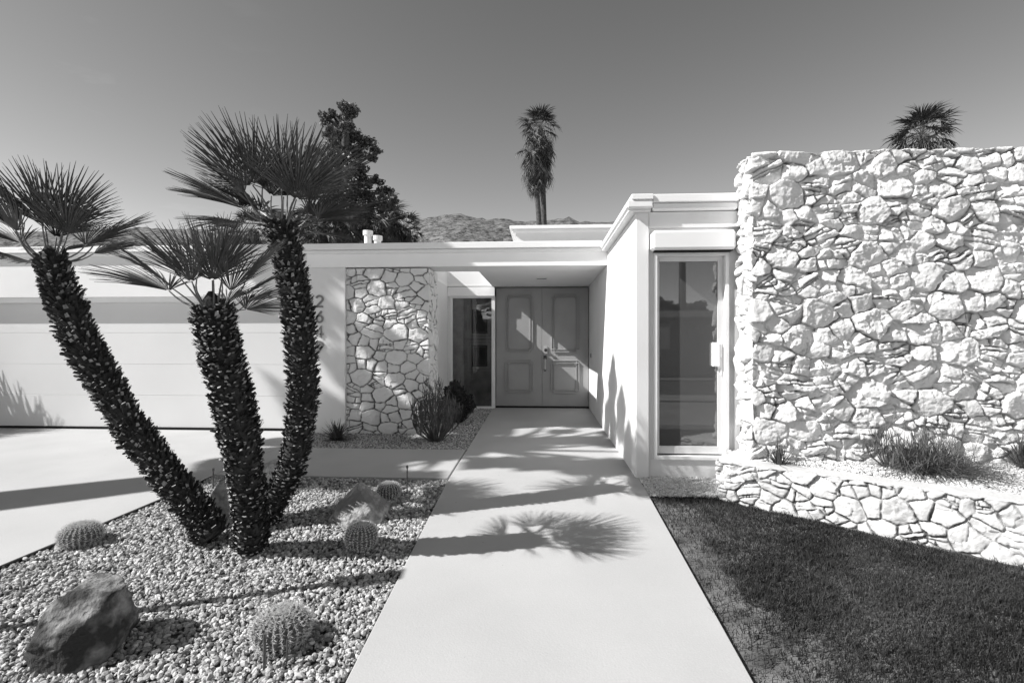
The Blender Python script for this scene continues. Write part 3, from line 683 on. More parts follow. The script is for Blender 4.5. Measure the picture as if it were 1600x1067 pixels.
# ------------------------------------------------------------------ lawn
LAWN = [(.960, -.5), (5.3, -.5), (4.65, 2.14), (4.15, 2.70), (3.62, 3.20), (3.2, 3.56), (2.97, 3.73), (2.57, 4.0), (2.24, 4.25), (1.78, 4.545), (1.60, 4.70), (1.56, 4.74), (.960, 4.74)]
sheet('lawn_soil', M['soil'], [.972, 5.4], yr(-.6, 4.745), -.03)
def grass():
    r = np.random.default_rng(21); n = 420000
    x = r.uniform(.962, 5.3, n); y = .6+(4.74-.6)*r.random(n)
    k = inpoly(x, y, LAWN)
    edge = np.clip((1.75-x)/.7, 0, 1)
    d = fbm(x*2.2, y*2.2, 3, 5)+.5
    bare = np.clip((fbm(x*3.1+4, y*2.6, 8, 5)+.5-.475+.20*edge)/.12, 0, 1)*(.25+.75*edge)
    k &= r.random(n) > bare*.86
    # keep fewer blades far away where they cannot be told apart
    x, y, d = x[k], y[k], d[k]; n = len(x)
    h = r.uniform(.010, .036, n)*(.45+1.1*np.clip(d, 0, 1))*(1+.8*(vnoise(x*19, y*19, 44) > .80)); wd = r.uniform(.0012, .0026, n)
    th = r.uniform(0, 2*PI, n); lean = r.normal(0, .45, (n, 2))*h[:, None]
    bx, by = np.cos(th)*wd, np.sin(th)*wd; z = gza(y)-.03
    V = np.empty((n, 5, 3))
    V[:, 0] = np.stack([x-bx, y-by, z], -1); V[:, 1] = np.stack([x+bx, y+by, z], -1)
    V[:, 2] = np.stack([x+bx*.8+lean[:, 0]*.35, y+by*.8+lean[:, 1]*.35, z+h*.6], -1); V[:, 3] = np.stack([x-bx*.8+lean[:, 0]*.35, y-by*.8+lean[:, 1]*.35, z+h*.6], -1)
    V[:, 4] = np.stack([x+lean[:, 0], y+lean[:, 1], z+h], -1)
    o_ = (np.arange(n)*5)[:, None]
    sh = np.repeat(np.clip(.5*r.random(n)**1.5+.5*np.clip(vnoise(x*2.7, y*2.7, 5)*1.6-.5, 0, 1)+(r.random(n) > .975)*1.6, 0, 2.6), 5)
    return tag(mesh_obj('lawn_grass', V.reshape(-1, 3), [o_+np.array([[0, 1, 2, 3]]), o_+np.array([[3, 2, 4]])], M['blade'], None, (2.3, 3, -.2), attr={'shade': sh}), 'short dark lawn grass with thin bare patches beside the path', 'grass', kind='stuff')
grass()

# ------------------------------------------------------------------ palms
def frond_arrays(seed, nseg=28, spread=105, Lp=.42, Lb=.50, droop=.15, cup=.25):
    r = np.random.default_rng(seed); MBf = MB()
    # petiole along +Z, slightly bowed; blade fans out in the XZ plane, upper side = -Y
    bow = r.uniform(-.03, .05)
    P = [(0, bow*math.sin(PI*t), Lp*t) for t in np.linspace(0, 1, 6)]
    MBf.tube(P, np.linspace(.011, .0055, 6), 5, 1)
    angs = np.linspace(-spread, spread, nseg)+r.normal(0, 1.6, nseg)
    dphi = math.radians(2*spread/nseg)
    for a in angs:
        ph = math.radians(a); c = abs(a)/spread
        Ls = Lb*(1-.16*c*c)*r.uniform(.95, 1.03); rj = Ls*(.42-.08*c)
        dirx, dirz = math.sin(ph), math.cos(ph)
        st = [0.02, rj*.5, rj, Ls*.72, Ls]; hw = [.002, rj*.5*math.tan(dphi/2), rj*math.tan(dphi/2)*1.0, rj*math.tan(dphi/2)*.78, .0014]
        side = np.array([dirz, 0, -dirx]); V = []; dr = droop*r.uniform(.3, 1.7); tw = r.normal(0, .25)
        for s_, h_ in zip(st, hw):
            u = s_/Ls
            yb = cup*c*s_*.6*(-1)+dr*Ls*u**3
            cen = np.array([dirx*s_, yb, Lp+dirz*s_])
            sd_ = side*math.cos(tw*u)+np.array([0, math.sin(tw*u), 0])
            V += [cen-sd_*h_+np.array([0, -h_*.9, 0]), cen, cen+sd_*h_+np.array([0, -h_*.9, 0])]
        F = []
        for i in range(4):
            F += [(3*i, 3*i+1, 3*i+4, 3*i+3), (3*i+1, 3*i+2, 3*i+5, 3*i+4)]
        MBf.add(V, F, 0)
    return MBf
def frond_mesh(seed, name, mats, **k):
    mb = frond_arrays(seed, **k); V = np.concatenate(mb.v); me_o = mb.build(name, mats)
    me = me_o.data; bpy.data.objects.remove(me_o); return me
FR = [frond_mesh(100+i, 'frond', [M['frond'], M['petiole']], nseg=(36, 33, 38, 32, 35, 28)[i], spread=(72, 66, 78, 62, 70, 52)[i], droop=(.05, .09, .03, .12, .06, .08)[i], Lp=.34, Lb=.60, cup=.15) for i in range(6)]

def frame_mat(d, n_hint, pos, sc, roll=0):
    d = Vector(d).normalized(); n = Vector(n_hint); n = (n-d*n.dot(d))
    if n.length < 1e-3: n = Vector((1, 0, 0)); n = n-d*n.dot(d)
    n.normalize(); y = -n; x = y.cross(d).normalized(); y = d.cross(x)
    m = Matrix(((x.x, y.x, d.x), (x.y, y.y, d.y), (x.z, y.z, d.z))) @ Matrix.Rotation(roll, 3, 'Z')
    m4 = m.to_4x4(); m4 = Matrix.Translation(pos) @ m4 @ Matrix.Scale(sc, 4); return m4

def catmull(P, n):
    P = [Vector(p) for p in P]; P = [P[0]*2-P[1]]+P+[P[-1]*2-P[-2]]; out = []
    segs = len(P)-3
    for k in range(n+1):
        t = k/n*segs; i = min(int(t), segs-1); u = t-i; a, b_, c, d = P[i:i+4]
        out.append(.5*((2*b_)+(-a+c)*u+(2*a-5*b_+4*c-d)*u*u+(-a+3*b_-3*c+d)*u**3))
    return out

def spiky_trunk(P, R, parent, seed):
    """fibrous trunk covered in old leaf bases"""
    r = np.random.default_rng(seed); n = 60; C = [np.array(p) for p in catmull(P, n)]; C = np.array(C)
    Rr = np.interp(np.linspace(0, 1, n+1), np.linspace(0, 1, len(R)), R)
    mb = MB(); mb.tube(C, Rr*.86, 18, 0)
    T = np.gradient(C, axis=0); ds = np.linalg.norm(np.diff(C, axis=0), axis=1).sum(); T /= np.linalg.norm(T, axis=1)[:, None]
    rows = int(ds/.024)
    tv = np.array([(-.5, 0, 0), (.5, 0, 0), (.42, .5, .55), (-.42, .5, .55), (-.30, 1.0, 1.1), (.30, 1.0, 1.1), (-.35, .78, 1.25), (.35, .78, 1.25), (-.5, .05, .5), (.5, .05, .5)])
    # local: x tangent, y outward, z along trunk
    Fd = [(0, 1, 2, 3), (3, 2, 5, 4), (0, 3, 6, 8), (1, 9, 7, 2), (8, 6, 7, 9), (3, 4, 6, 6), (2, 7, 5, 5)]
    Vs = []; Fq = []; Fm = []; k = 0
    for i in range(rows):
        t = (i+.5)/rows; f = t*n; i0 = int(f); u = f-i0; c = C[i0]*(1-u)+C[min(i0+1, n)]*u; ax = T[i0]; rad = np.interp(t, np.linspace(0, 1, n+1), Rr)
        a = np.cross(ax, (0, 1, 0)); a /= np.linalg.norm(a); bb = np.cross(a, ax)
        rad = rad*(1+.05*(r.random()-.5)+.10*fbm(np.array(t*9.), np.array(seed*1.3), 5, 3)); m_ = int(2*PI*rad/.036)
        for j in range(m_):
            th = 2*PI*(j+.5*(i % 2)+r.uniform(-.3, .3))/m_
            o_ = math.cos(th)*a+math.sin(th)*bb; tg = -math.sin(th)*a+math.cos(th)*bb
            nz_ = float(vnoise(np.array(t*13.), np.array(th*1.6+seed), 7)); wdt = r.uniform(.016, .036)*(.8+.5*nz_); ln = r.uniform(.018, .048)*(.75+.5*nz_); hh = r.uniform(.018, .044)*(.85+.35*nz_)
            if r.random() < .05: continue
            tip = ax*.9+o_*.1+r.normal(0, .12, 3)
            rot = r.normal(0, .22); tg2 = tg*math.cos(rot)+ax*math.sin(rot)
            V = c+rad*.84*o_+ax*r.uniform(-.012, .012)+tv[:, :1]*wdt*tg2+tv[:, 1:2]*ln*o_+tv[:, 2:3]*hh*tip
            Vs.append(V); base = k*10
            bright = r.random() < .12+.36*nz_
            for q, fc in enumerate(Fd[:5]):
                Fq.append([base+z for z in fc]); Fm.append(1 if (q == 1 and bright) else 0)
            Fq.append([base+4, base+5, base+7, base+6]); Fm.append(1 if r.random() < .2+.6*nz_ else 0)
            k += 1
    Fd_ = np.array(Fq); V = np.concatenate(Vs)
    n0 = mb.n; mb.v.append(V); mb.n += len(V)
    Fm = np.array(Fm)
    mb.order.append((Fd_[Fm == 0]+n0, 0)); mb.order.append((Fd_[Fm == 1]+n0, 1))
    return mb.build('trunk', [M['boot'], M['boot_tip']], parent), C[-1], T[-1]

def fan_palm(label, P, R, fr, seed, Lsc, lean=(0, 0, 0)):
    base = P[0]; root = thing('fan_palm', label, 'palm', base, 'leaning fan palms in the gravel bed')
    tr, top, ax = spiky_trunk(P, R, root, seed)
    r = random.Random(seed); ax = Vector(ax)
    top = Vector(top)
    for i, (az, el, sc) in enumerate(fr):
        a, e = math.radians(az), math.radians(el)
        d = Vector((math.cos(a)*math.cos(e), math.sin(a)*math.cos(e), math.sin(e)))
        pos = top-Vector(base)+Vector((math.cos(a)*.05, math.sin(a)*.05, r.uniform(-.05, .03)))
        nh = Vector((-math.cos(a)*math.sin(e)-.0, -math.sin(a)*math.sin(e), math.cos(e)))
        me = FR[r.randrange(6)]
        o = bpy.data.objects.new('frond', me); COL.objects.link(o); o.parent = root
        o.matrix_local = frame_mat(d, nh, pos, sc*Lsc, r.uniform(-.25, .25))
    # fibre collar at the growing point
    mb = MB(); mb.tube([tuple(top-ax*.10), tuple(top), tuple(top+ax*.06), tuple(top+ax*.11)], [R[-1]*.8, R[-1]*.72, .05, .012], 12)
    mb.build('crown_heart', M['trunk'], root)
    return root

def ring(n, e0, e1, s0, s1, seed, phase=0, skip=None):
    r = random.Random(seed); out = []
    for i in range(n):
        az = phase+i*137.5+r.uniform(-12, 12); t = i/(n-1); out.append((az, e0+(e1-e0)*t+r.uniform(-7, 7), s0+(s1-s0)*t*r.uniform(.85, 1.1)))
    return out
def pxs(L_, ybase, ytop):
    n = len(L_); out = []
    for i, (a, c) in enumerate(L_):
        p = PY(a, c, ybase+(ytop-ybase)*i/(n-1)); out.append(tuple(p))
    return out
PL = pxs([(335, 838), (300, 790), (252, 730), (203, 665), (165, 600), (132, 540), (100, 470), (80, 405)], 3.66, 3.72)
PM = [tuple(PY(a, c, y)) for a, c, y in ((393, 855, 3.56), (390, 795, 3.47), (381, 725, 3.36), (368, 650, 3.26), (353, 580, 3.19), (340, 525, 3.15), (333, 482, 3.13))]
PR = pxs([(414, 818), (433, 775), (460, 712), (472, 640), (472, 560), (465, 480), (452, 410), (440, 352)], 3.98, 4.0)
FL = ring(9, 84, 46, .95, 1.0, 3, 20)+[(175, 32, .95), (8, 30, .85), (-20, 44, .88), (-160, 48, .95), (-150, 10, .85), (160, 5, .8), (200, -8, .75), (40, 22, .8), (120, 20, .8)]
FM = ring(8, 84, 48, .85, .95, 5, 70)+[(178, 24, 1.15), (-165, 40, 1.0), (12, 34, .78), (-25, 46, .8), (3, 14, .68), (100, 30, .8), (60, 28, .8), (190, 52, 1.0)]
FRR = ring(10, 84, 46, .95, 1.02, 8, 10)+[(176, 22, 1.0), (-172, 30, 1.0), (184, 3, .85), (4, 16, .8), (-12, 26, .78), (20, 6, .75), (-40, 42, .95), (150, 36, 1.0), (60, 20, .9), (0, -6, .65), (110, 25, .9), (-140, 46, 1.0)]
fan_palm('fan palm leaning far to the left, nearest the driveway', PL, [.11, .103, .107, .11, .114, .11, .098], FL, 201, .80)
fan_palm('short middle fan palm of the three, with a narrow upright trunk', PM, [.11, .102, .113, .121, .121, .113, .10], FM, 202, .70)
fan_palm('tallest fan palm with a curved trunk, in front of the house number', PR, [.08, .085, .10, .112, .112, .114, .108, .105], FRR, 203, .92)

# generic far palms: shaggy skirt palm, baked crowns
def bake_fronds(mb, seedmesh, mats_idx, transforms):
    Vs = np.concatenate(seedmesh.v)
    for T in transforms:
        A = np.array(T.to_3x3()); t = np.array(T.translation); n = mb.n
        mb.v.append(Vs @ A.T+t); mb.n += len(Vs)
        for F, m in seedmesh.order: mb.order.append((F+n, mats_idx[m]))
LOWF = [frond_arrays(300+i, nseg=14, spread=80, Lp=.5, Lb=.5, droop=.5) for i in range(4)]
DEADF = [frond_arrays(320+i, nseg=9, spread=38, Lp=.35, Lb=.65, droop=.9, cup=-.3) for i in range(4)]
def skirt_palm(name, label, base, top, rad, skirt, trunk_r, seed, nlive=34, ndead=120, group=None, dw=1.0, live_el=(85, -25)):
    r = random.Random(seed); base, top = Vector(base), Vector(top)
    root = thing(name, label, 'palm', tuple(base), group)
    mb = MB(); C = [base.lerp(top, t)+Vector((.12*math.sin(t*2.5), 0, 0)) for t in np.linspace(0, 1, 10)]
    mb.tube([tuple(c) for c in C], np.linspace(trunk_r*1.25, trunk_r, 10), 12); mb.build('trunk', M['bark'], root)
    mb = MB()
    for i in range(nlive):
        az = i*2.4+r.uniform(-.3, .3); t = i/nlive; e = math.radians(live_el[0]+(live_el[1]-live_el[0])*t+r.uniform(-8, 8))
        d = Vector((math.cos(az)*math.cos(e), math.sin(az)*math.cos(e), math.sin(e))); nh = Vector((-math.cos(az)*math.sin(e), -math.sin(az)*math.sin(e), math.cos(e)))
        bake_fronds(mb, LOWF[r.randrange(4)], {0: 0, 1: 1}, [frame_mat(d, nh, top, rad*r.uniform(.85, 1.1), r.uniform(-.5, .5))])
    mb.build('crown', [M['farfrond'], M['petiole']], root)
    if ndead:
        mb = MB(); ax = (base-top).normalized()
        for i in range(ndead):
            az = r.uniform(0, 2*PI); s = r.random(); e = math.radians(r.uniform(-84, -48)+15*(1-s))
            d = Vector((math.cos(az)*math.cos(e), math.sin(az)*math.cos(e), math.sin(e))); nh = Vector((-math.cos(az)*math.sin(e), -math.sin(az)*math.sin(e), math.cos(e)))
            pos = top+ax*skirt*s*.86+Vector((math.cos(az), math.sin(az), 0))*trunk_r*1.5
            live = r.random() < .60*(1-s)+.30
            bake_fronds(mb, DEADF[r.randrange(4)], ({0: 1, 1: 1} if live else {0: 0, 1: 0}), [frame_mat(d, nh, pos, rad*dw*r.uniform(.7, 1.05)*(1-.15*s), r.uniform(-.8, .8))])
        mb.build('skirt', [M['dead'], M['farfrond']], root)
    return root
def far(px, py, y): p = PY(px, py, y); return (p.x, p.y, p.z)
g0 = lambda px, y: (PY(px, 400, y).x, y, -.05)
gtall = 'tall skirted palms behind the house'
skirt_palm('skirt_palm', 'taller of two slim shaggy palms rising above the entry roof', (PY(852, 400, 40).x+.1, 40, -.05), far(843, 200, 40), 1.75, 4.2, .20, 31, 34, 120, gtall)
skirt_palm('skirt_palm', 'second slim shaggy palm just in front, its skirt hanging a little lower', (PY(847.5, 400, 39).x+.25, 39, -.05), far(833, 236, 39), 1.55, 2.9, .18, 32, 8, 75, gtall, live_el=(30, -30))
skirt_palm('skirt_palm', 'palm crown showing above the top of the tall stone wall', (PY(1437, 400, 24).x, 24, -.05), far(1441, 212, 24), 1.45, 3.2, .2, 33, 40, 110, 'single palm behind the stone wall')

# leafy trees
def leaf_cloud(mb, clumps, n_per, size, seed, m=0, aspect=.45, flat_=.0):
    r = np.random.default_rng(seed)
    tot = sum(c[3]**2 for c in clumps)
    for (x, y, z, R) in clumps:
        n = int(n_per*R*R/tot)+20
        d = r.normal(size=(n, 3)); d /= np.linalg.norm(d, axis=1)[:, None]
        rad = R*(.45+.6*r.random(n)**.6)*(1+.35*np.sin(d[:, 0]*5+x)*np.cos(d[:, 2]*4+z))
        c = np.array([x, y, z])+d*rad[:, None]*np.array([1, 1, .8])
        t = r.normal(size=(n, 3)); t[:, 2] *= .6; t /= np.linalg.norm(t, axis=1)[:, None]; b_ = np.cross(t, r.normal(size=(n, 3))); b_ /= np.linalg.norm(b_, axis=1)[:, None]
        s = size*r.uniform(.6, 1.3, n)[:, None]
        V = np.stack([c-t*s*.5, c+b_*s*aspect*.5, c+t*s*.5, c-b_*s*aspect*.5], 1).reshape(-1, 3)
        F = (np.arange(n)*4)[:, None]+np.array([[0, 1, 2, 3]])
        mb.add(V, F, m)
def tree(name, label, cat, base, trunk_pts, trunk_r, clumps, n, size, leafm, seed, group=None, limbs=True, aspect=.45):
    root = thing(name, label, cat, base, group); mb = MB()
    C = [tuple(p) for p in catmull(trunk_pts, 12)]
    mb.tube(C, np.linspace(trunk_r, trunk_r*.45, 13), 12)
    if limbs:
        CC = [Vector(c) for c in C]; r = random.Random(seed)
        for (x, y, z, R) in clumps:
            e = Vector((x, y, z)); cand = [c for c in CC if c.z < z-.2*R] or [CC[0]]
            s_ = min(cand, key=lambda c: (c-e).length+abs(c.z-(z-1.0))*.4)
            mid_ = s_.lerp(e, .5)+Vector((r.uniform(-.1, .1), r.uniform(-.1, .1), .1*(e-s_).length*.5))
            mb.tube([tuple(s_), tuple(mid_), tuple(e)], [trunk_r*.2, trunk_r*.12, trunk_r*.04], 7)
    mb.build('trunk', M['bark'], root)
    mb = MB(); leaf_cloud(mb, clumps, n, size, seed, aspect=aspect); mb.build('crown', leafm, root)
    return root
# dark tree behind the house
yT = 19.0; r = random.Random(4)
pxc = [(541, 172, 17), (527, 183, 13), (512, 182, 13), (548, 188, 14), (534, 200, 20), (512, 205, 10), (552, 214, 15), (530, 222, 22), (573, 224, 13), (586, 236, 9), (581, 248, 8), (560, 236, 13), (533, 247, 24), (514, 262, 20), (557, 265, 17), (540, 285, 28), (570, 285, 14), (588, 282, 10), (570, 305, 22), (600, 300, 14), (612, 314, 12), (596, 325, 22), (620, 338, 12), (608, 350, 16), (560, 330, 30), (520, 310, 28), (500, 335, 24), (545, 360, 26), (590, 360, 24), (487, 235, 12), (496, 275, 16), (484, 300, 16), (625, 362, 12), (470, 350, 18)]
cl_ = []
for (a, c, rr) in pxc:
    y = yT+r.uniform(-.9, .9); p = PY(a, c, y); 
    R0 = rr*y/800
    for _ in range(5):
        q = Vector((r.gauss(0, 1), r.gauss(0, 1), r.gauss(0, .8))); q.normalize(); q *= R0*r.uniform(.35, .8); cl_.append((p.x+q.x, p.y+q.y, p.z+q.z, R0*r.uniform(.38, .68)))
tx_ = PY(540, 400, yT).x
tree('dark_evergreen_tree', 'dark irregular evergreen tree rising behind the house roof', 'tree', (tx_, yT, -.05), [(tx_, yT, -.05), (tx_+.1, yT, 3), (tx_-.1, yT, 6), (tx_, yT, 9.2)], .28, cl_, 25000, .13, M['leaf'], 12, aspect=.5)
# shaggy lower palms behind the roof
for i, (a, c, y, rd, lb) in enumerate(((500, 352, 17.5, 1.35, 'leftmost low shaggy palm crown under the dark tree, behind the tallest fan palm'), (545, 345, 17.0, 1.25, 'low shaggy palm crown under the dark tree, behind the roof vents'), (600, 348, 17.3, 1.2, 'low shaggy palm crown right of the roof vents'), (632, 358, 17.8, .95, 'smallest low shaggy palm, at the right end of the row before the mountain'))):
    p = PY(a, c, y); skirt_palm('shaggy_palm', lb, (p.x, y, -.05), (p.x, y, p.z), rd*.85, 1.9, .16, 60+i, 26, 60, 'low shaggy palms behind the roof', live_el=(60, -55))
for i, (a, c, y, rd, lb) in enumerate(((392, 362, 15, .9, 'palm tuft between the middle and tallest fan palms, beyond the roof'), (352, 368, 16, .75, 'small bushy palm beyond the roof just left of the other tuft'))):
    p = PY(a, c, y); skirt_palm('shaggy_palm', lb, (p.x, y, -.05), (p.x, y, p.z), rd*.9, 1.4, .16, 70+i, 26, 30, 'palm tufts beyond the garage roof', live_el=(80, -35))

# off-frame shade tree (left of the view): casts the dappled shade over the entry front
def back(gx, gy, h):          # point at height h whose sunlight would have reached ground spot gx, gy
    t = h/math.sin(EL); return (gx-SUN.x*t, gy-SUN.y*t, h)
cl_ = []; r = random.Random(9)
for (gx, gy, R) in ((-3.3, 5.7, .35), (-1.55, 6.2, .36), (-3.1, 5.45, .38), (-3.0, 5.15, .3), (-2.45, 5.3, .3), (-2.7, 5.75, .45), (-2.2, 6.1, .45), (-3.0, 6.25, .42), (-1.6, 6.55, .42), (-2.3, 6.75, .4), (-3.3, 6.9, .35), (-2.6, 7.25, .36), (-3.3, 7.6, .25), (-2.5, 5.05, .3), (-1.95, 5.12, .28), (-1.95, 5.55, .2), (-1.35, 5.15, .17), (-1.0, 6.3, .2),
                    (-1.2, 7.1, .32), (-.95, 7.75, .30), (-.5, 7.05, .22), (.1, 7.05, .22), (.6, 7.1, .24), (1.1, 6.95, .25), (-.6, 5.75, .22), (0, 5.75, .25), (.6, 5.65, .28), (1.1, 5.75, .25), (1.5, 6.4, .25), (1.75, 7.25, .3), (1.2, 7.6, .22),
                    (.8, 8.5, .33), (.1, 8.75, .30), (-.5, 8.7, .3), (1.5, 8.4, .22), (-1.3, 8.4, .28), (-1.9, 7.75, .2), (.3, 7.75, .14)):
    x, y, z = back(gx, gy, r.uniform(7.0, 8.4)); cl_.append((x, y, z, R*1.08))
tb = (-9.75, 2.45, -.25)
def cl2(gx, gy, h): return back(gx, gy, h)
tree('shade_tree', 'tall shade tree standing left of the view beside the driveway', 'tree', tb, [tb, (-9.76, 2.5, 2), (-9.7, 2.75, 4), (-9.5, 3.2, 5.6), (-9.2, 3.7, 7.2)], .40, cl_, 80000, .14, M['shade_leaf'], 15, aspect=.5)
# off-frame low fan palm by the garage corner
root = thing('fan_palm', 'low fan palm beside the garage corner, left of the view', 'palm', (-10.1, 6.95, -.05))
mb = MB(); mb.tube([(-10.1, 6.95, -.1), (-10.1, 6.95, .25)], [.12, .10], 12); mb.build('trunk', M['trunk'], root)
for i in range(26):
    az = i*2.4; e = math.radians(85-70*i/26); d = Vector((math.cos(az)*math.cos(e), math.sin(az)*math.cos(e), math.sin(e))); nh = Vector((-math.cos(az)*math.sin(e), -math.sin(az)*math.sin(e), math.cos(e)))
    o = bpy.data.objects.new('frond', FR[i % 6]); COL.objects.link(o); o.parent = root; o.matrix_local = frame_mat(d, nh, Vector((0, 0, .28)), 1.75)
# off-frame post lamp that throws the thin shadow with the square end
px_, py_ = -3.30, 2.50
root = thing('post_lamp', 'slim garden post lamp with a square lantern, left of the view', 'lamp post', (px_, py_, gz(py_)))
mb = MB(); mb.tube([(px_, py_, gz(py_)-.05), (px_, py_, 1.55)], [.03, .028], 12); mb.bevbox(px_-.06, px_+.06, py_-.06, py_+.06, gz(py_)-.03, gz(py_)+.05, .01); mb.build('post', M['bronze'], root)
mb = MB(); mb.bevbox(px_-.07, px_+.07, py_-.07, py_+.07, 1.55, 1.84, .01); mb.build('lantern', M['bronze'], root)

# ------------------------------------------------------------------ boulders
def ico_sphere(n):
    V = [tuple(v) for v in ICO]; F = [tuple(f) for f in ICOF]
    for _ in range(n):
        cache = {}; F2 = []
        def mid(a, b_):
            k = (min(a, b_), max(a, b_))
            if k not in cache:
                m = (np.array(V[a])+np.array(V[b_]))/2; m /= np.linalg.norm(m); cache[k] = len(V); V.append(tuple(m))
            return cache[k]
        for a, b_, c in F:
            x, y, z = mid(a, b_), mid(b_, c), mid(c, a); F2 += [(a, x, z), (b_, y, x), (c, z, y), (x, y, z)]
        F = F2
    return np.array(V), np.array(F)
SPH = ico_sphere(5)
def rock_mat(name, c, c2, dark=None, streak=False, seed=0):
    m = mat(name, c, .9, .2, 22, .35, .9, 45, c2=c2, bdist=.02, detail=12); N, L = nt(m); b_ = N['Principled BSDF']
    src = b_.inputs['Base Color'].links[0].from_socket; tc = N.new('ShaderNodeTexCoord')
    if dark is not None:
        n = N.new('ShaderNodeTexNoise'); n.inputs['Scale'].default_value = 2.6; n.inputs['Detail'].default_value = 5; mp = N.new('ShaderNodeMapping'); mp.inputs['Location'].default_value = (seed, 0, seed*.5)
        L.new(tc.outputs['Object'], mp.inputs[0]); L.new(mp.outputs[0], n.inputs['Vector'])
        r = N.new('ShaderNodeValToRGB'); r.color_ramp.elements[0].position = .50; r.color_ramp.elements[1].position = .56
        L.new(n.outputs['Fac'], r.inputs['Fac']); mx = N.new('ShaderNodeMix'); mx.data_type = 'RGBA'; L.new(r.outputs[0], mx.inputs[0]); L.new(src, mx.inputs[6]); mx.inputs[7].default_value = (dark, dark, dark, 1)
        src = mx.outputs[2]
    if streak:
        wv = N.new('ShaderNodeTexWave'); wv.inputs['Scale'].default_value = 2.2; wv.inputs['Distortion'].default_value = 9; wv.inputs['Detail'].default_value = 4; wv.inputs['Detail Scale'].default_value = 1.6
        L.new(tc.outputs['Object'], wv.inputs['Vector']); r = N.new('ShaderNodeValToRGB'); r.color_ramp.elements[0].position = .90; r.color_ramp.elements[1].position = .99; r.color_ramp.elements[1].color = (.55, .55, .55, 1)
        L.new(wv.outputs['Fac'], r.inputs['Fac']); mx = N.new('ShaderNodeMix'); mx.data_type = 'RGBA'; L.new(r.outputs[0], mx.inputs[0]); L.new(src, mx.inputs[6]); mx.inputs[7].default_value = (.42, .42, .42, 1); src = mx.outputs[2]
    L.new(src, b_.inputs['Base Color']); return m
def rock(label, loc, planes, scale, m, seed, rotz=0, rough=.05, sharp=18):
    V, F = SPH; V = V.copy(); D = None
    sup = []
    for (nx, ny, nz_, s) in planes:
        n = np.array((nx, ny, nz_), float); n /= np.linalg.norm(n); q = V @ n/s; sup.append(np.maximum(q, 1e-3))
    sup = np.array(sup); inv = (np.sum(sup**sharp, 0))**(1/sharp); rad = 1/inv; fc = np.argmax(sup, 0)
    P = V*rad[:, None]
    nse = fbm(P[:, 0]*4+seed, P[:, 2]*4+P[:, 1]*3, seed)+fbm(P[:, 1]*4+9, P[:, 2]*5-P[:, 0]*2, seed+5); P = P*(1+rough*(2.0*nse+.8*fbm(P[:, 0]*15+P[:, 1]*9, P[:, 2]*17+fc, seed+3)))[:, None]
    st = np.abs(fbm(P[:, 0]*2.2+P[:, 1]*1.7, P[:, 2]*3.1, seed+8)); P = P*(1-rough*1.0*np.clip(.10-st, 0, .1)*6)[:, None]
    P = P*np.array(scale); c, s = math.cos(rotz), math.sin(rotz); P = np.stack([P[:, 0]*c-P[:, 1]*s, P[:, 0]*s+P[:, 1]*c, P[:, 2]], -1)
    o = mesh_obj('boulder', P+np.array(loc), [F], m, None, loc, smooth=True)
    return tag(o, label, 'boulder', 'boulders in the gravel bed')
# big foreground boulder
RM1 = rock_mat('banded_boulder', .14, .27, .04, False, 3.4)
rock('large angular boulder with a dark stain and pale streaks, at the front left', (-2.36, 2.50, gz(2.5)+.095),
     [(-.60, -.1, .80, .78), (-.05, -.80, .60, .66), (-.55, -.70, .45, .80), (.04, -.05, 1, .86), (1, -.15, .12, .92), (.75, .2, -.4, .9), (-.1, -1, -.05, .78), (.55, -.8, .1, .80), (-.95, -.2, -.1, .98), (0, 0, -1, .65), (0, 1, .2, .75), (.6, .8, .3, .85), (-.6, .7, .2, .85), (-.55, -.75, -.1, .88), (-.75, -.5, .35, .74)],
     (.235, .25, .23), RM1, 5, rotz=.08, rough=.04, sharp=70)
RM2 = rock_mat('pale_boulder', .34, .5, None, False); RM3 = rock_mat('grey_boulder', .30, .46, .2, False, 4)
rock('smooth upright stone standing between the left and middle palm trunks', (PY(343, 800, 3.95).x, 3.97, gz(3.97)+.13), [(0, 0, 1, 1.0), (-.8, -.2, .45, .55), (.8, 0, .5, .62), (1, -.1, -.1, .62), (-1, -.1, -.2, .52), (0, -1, .1, .5), (0, 1, .1, .5), (0, 0, -1, .9), (.5, -.7, .2, .58), (-.5, -.7, 0, .55)], (.175, .16, .20), RM2, 8, rough=.03, sharp=9)
rock('pointed pyramid shaped boulder in the middle of the bed', (PY(558, 800, 4.12).x, 4.14, gz(4.14)+.06), [(-.62, -.2, .72, .50), (.62, -.15, .75, .56), (0, -.8, .55, .52), (0, .8, .5, .6), (-1, 0, -.1, .98), (1, 0, -.1, .98), (0, 0, -1, .5), (.3, -1, 0, .72), (-.4, -1, 0, .75)], (.23, .22, .29), RM3, 11, rough=.04, sharp=30)
rock('pale rounded boulder half hidden behind the middle and tallest trunks', (PY(424, 745, 4.85).x, 4.85, gz(4.85)+.08), [(0, 0, 1, .9), (-.7, 0, .6, .7), (.7, 0, .5, .75), (1, 0, 0, .9), (-1, 0, 0, .9), (0, -1, .2, .7), (0, 1, 0, .7), (0, 0, -1, .7)], (.17, .17, .16), RM2, 14, rough=.05, sharp=12)

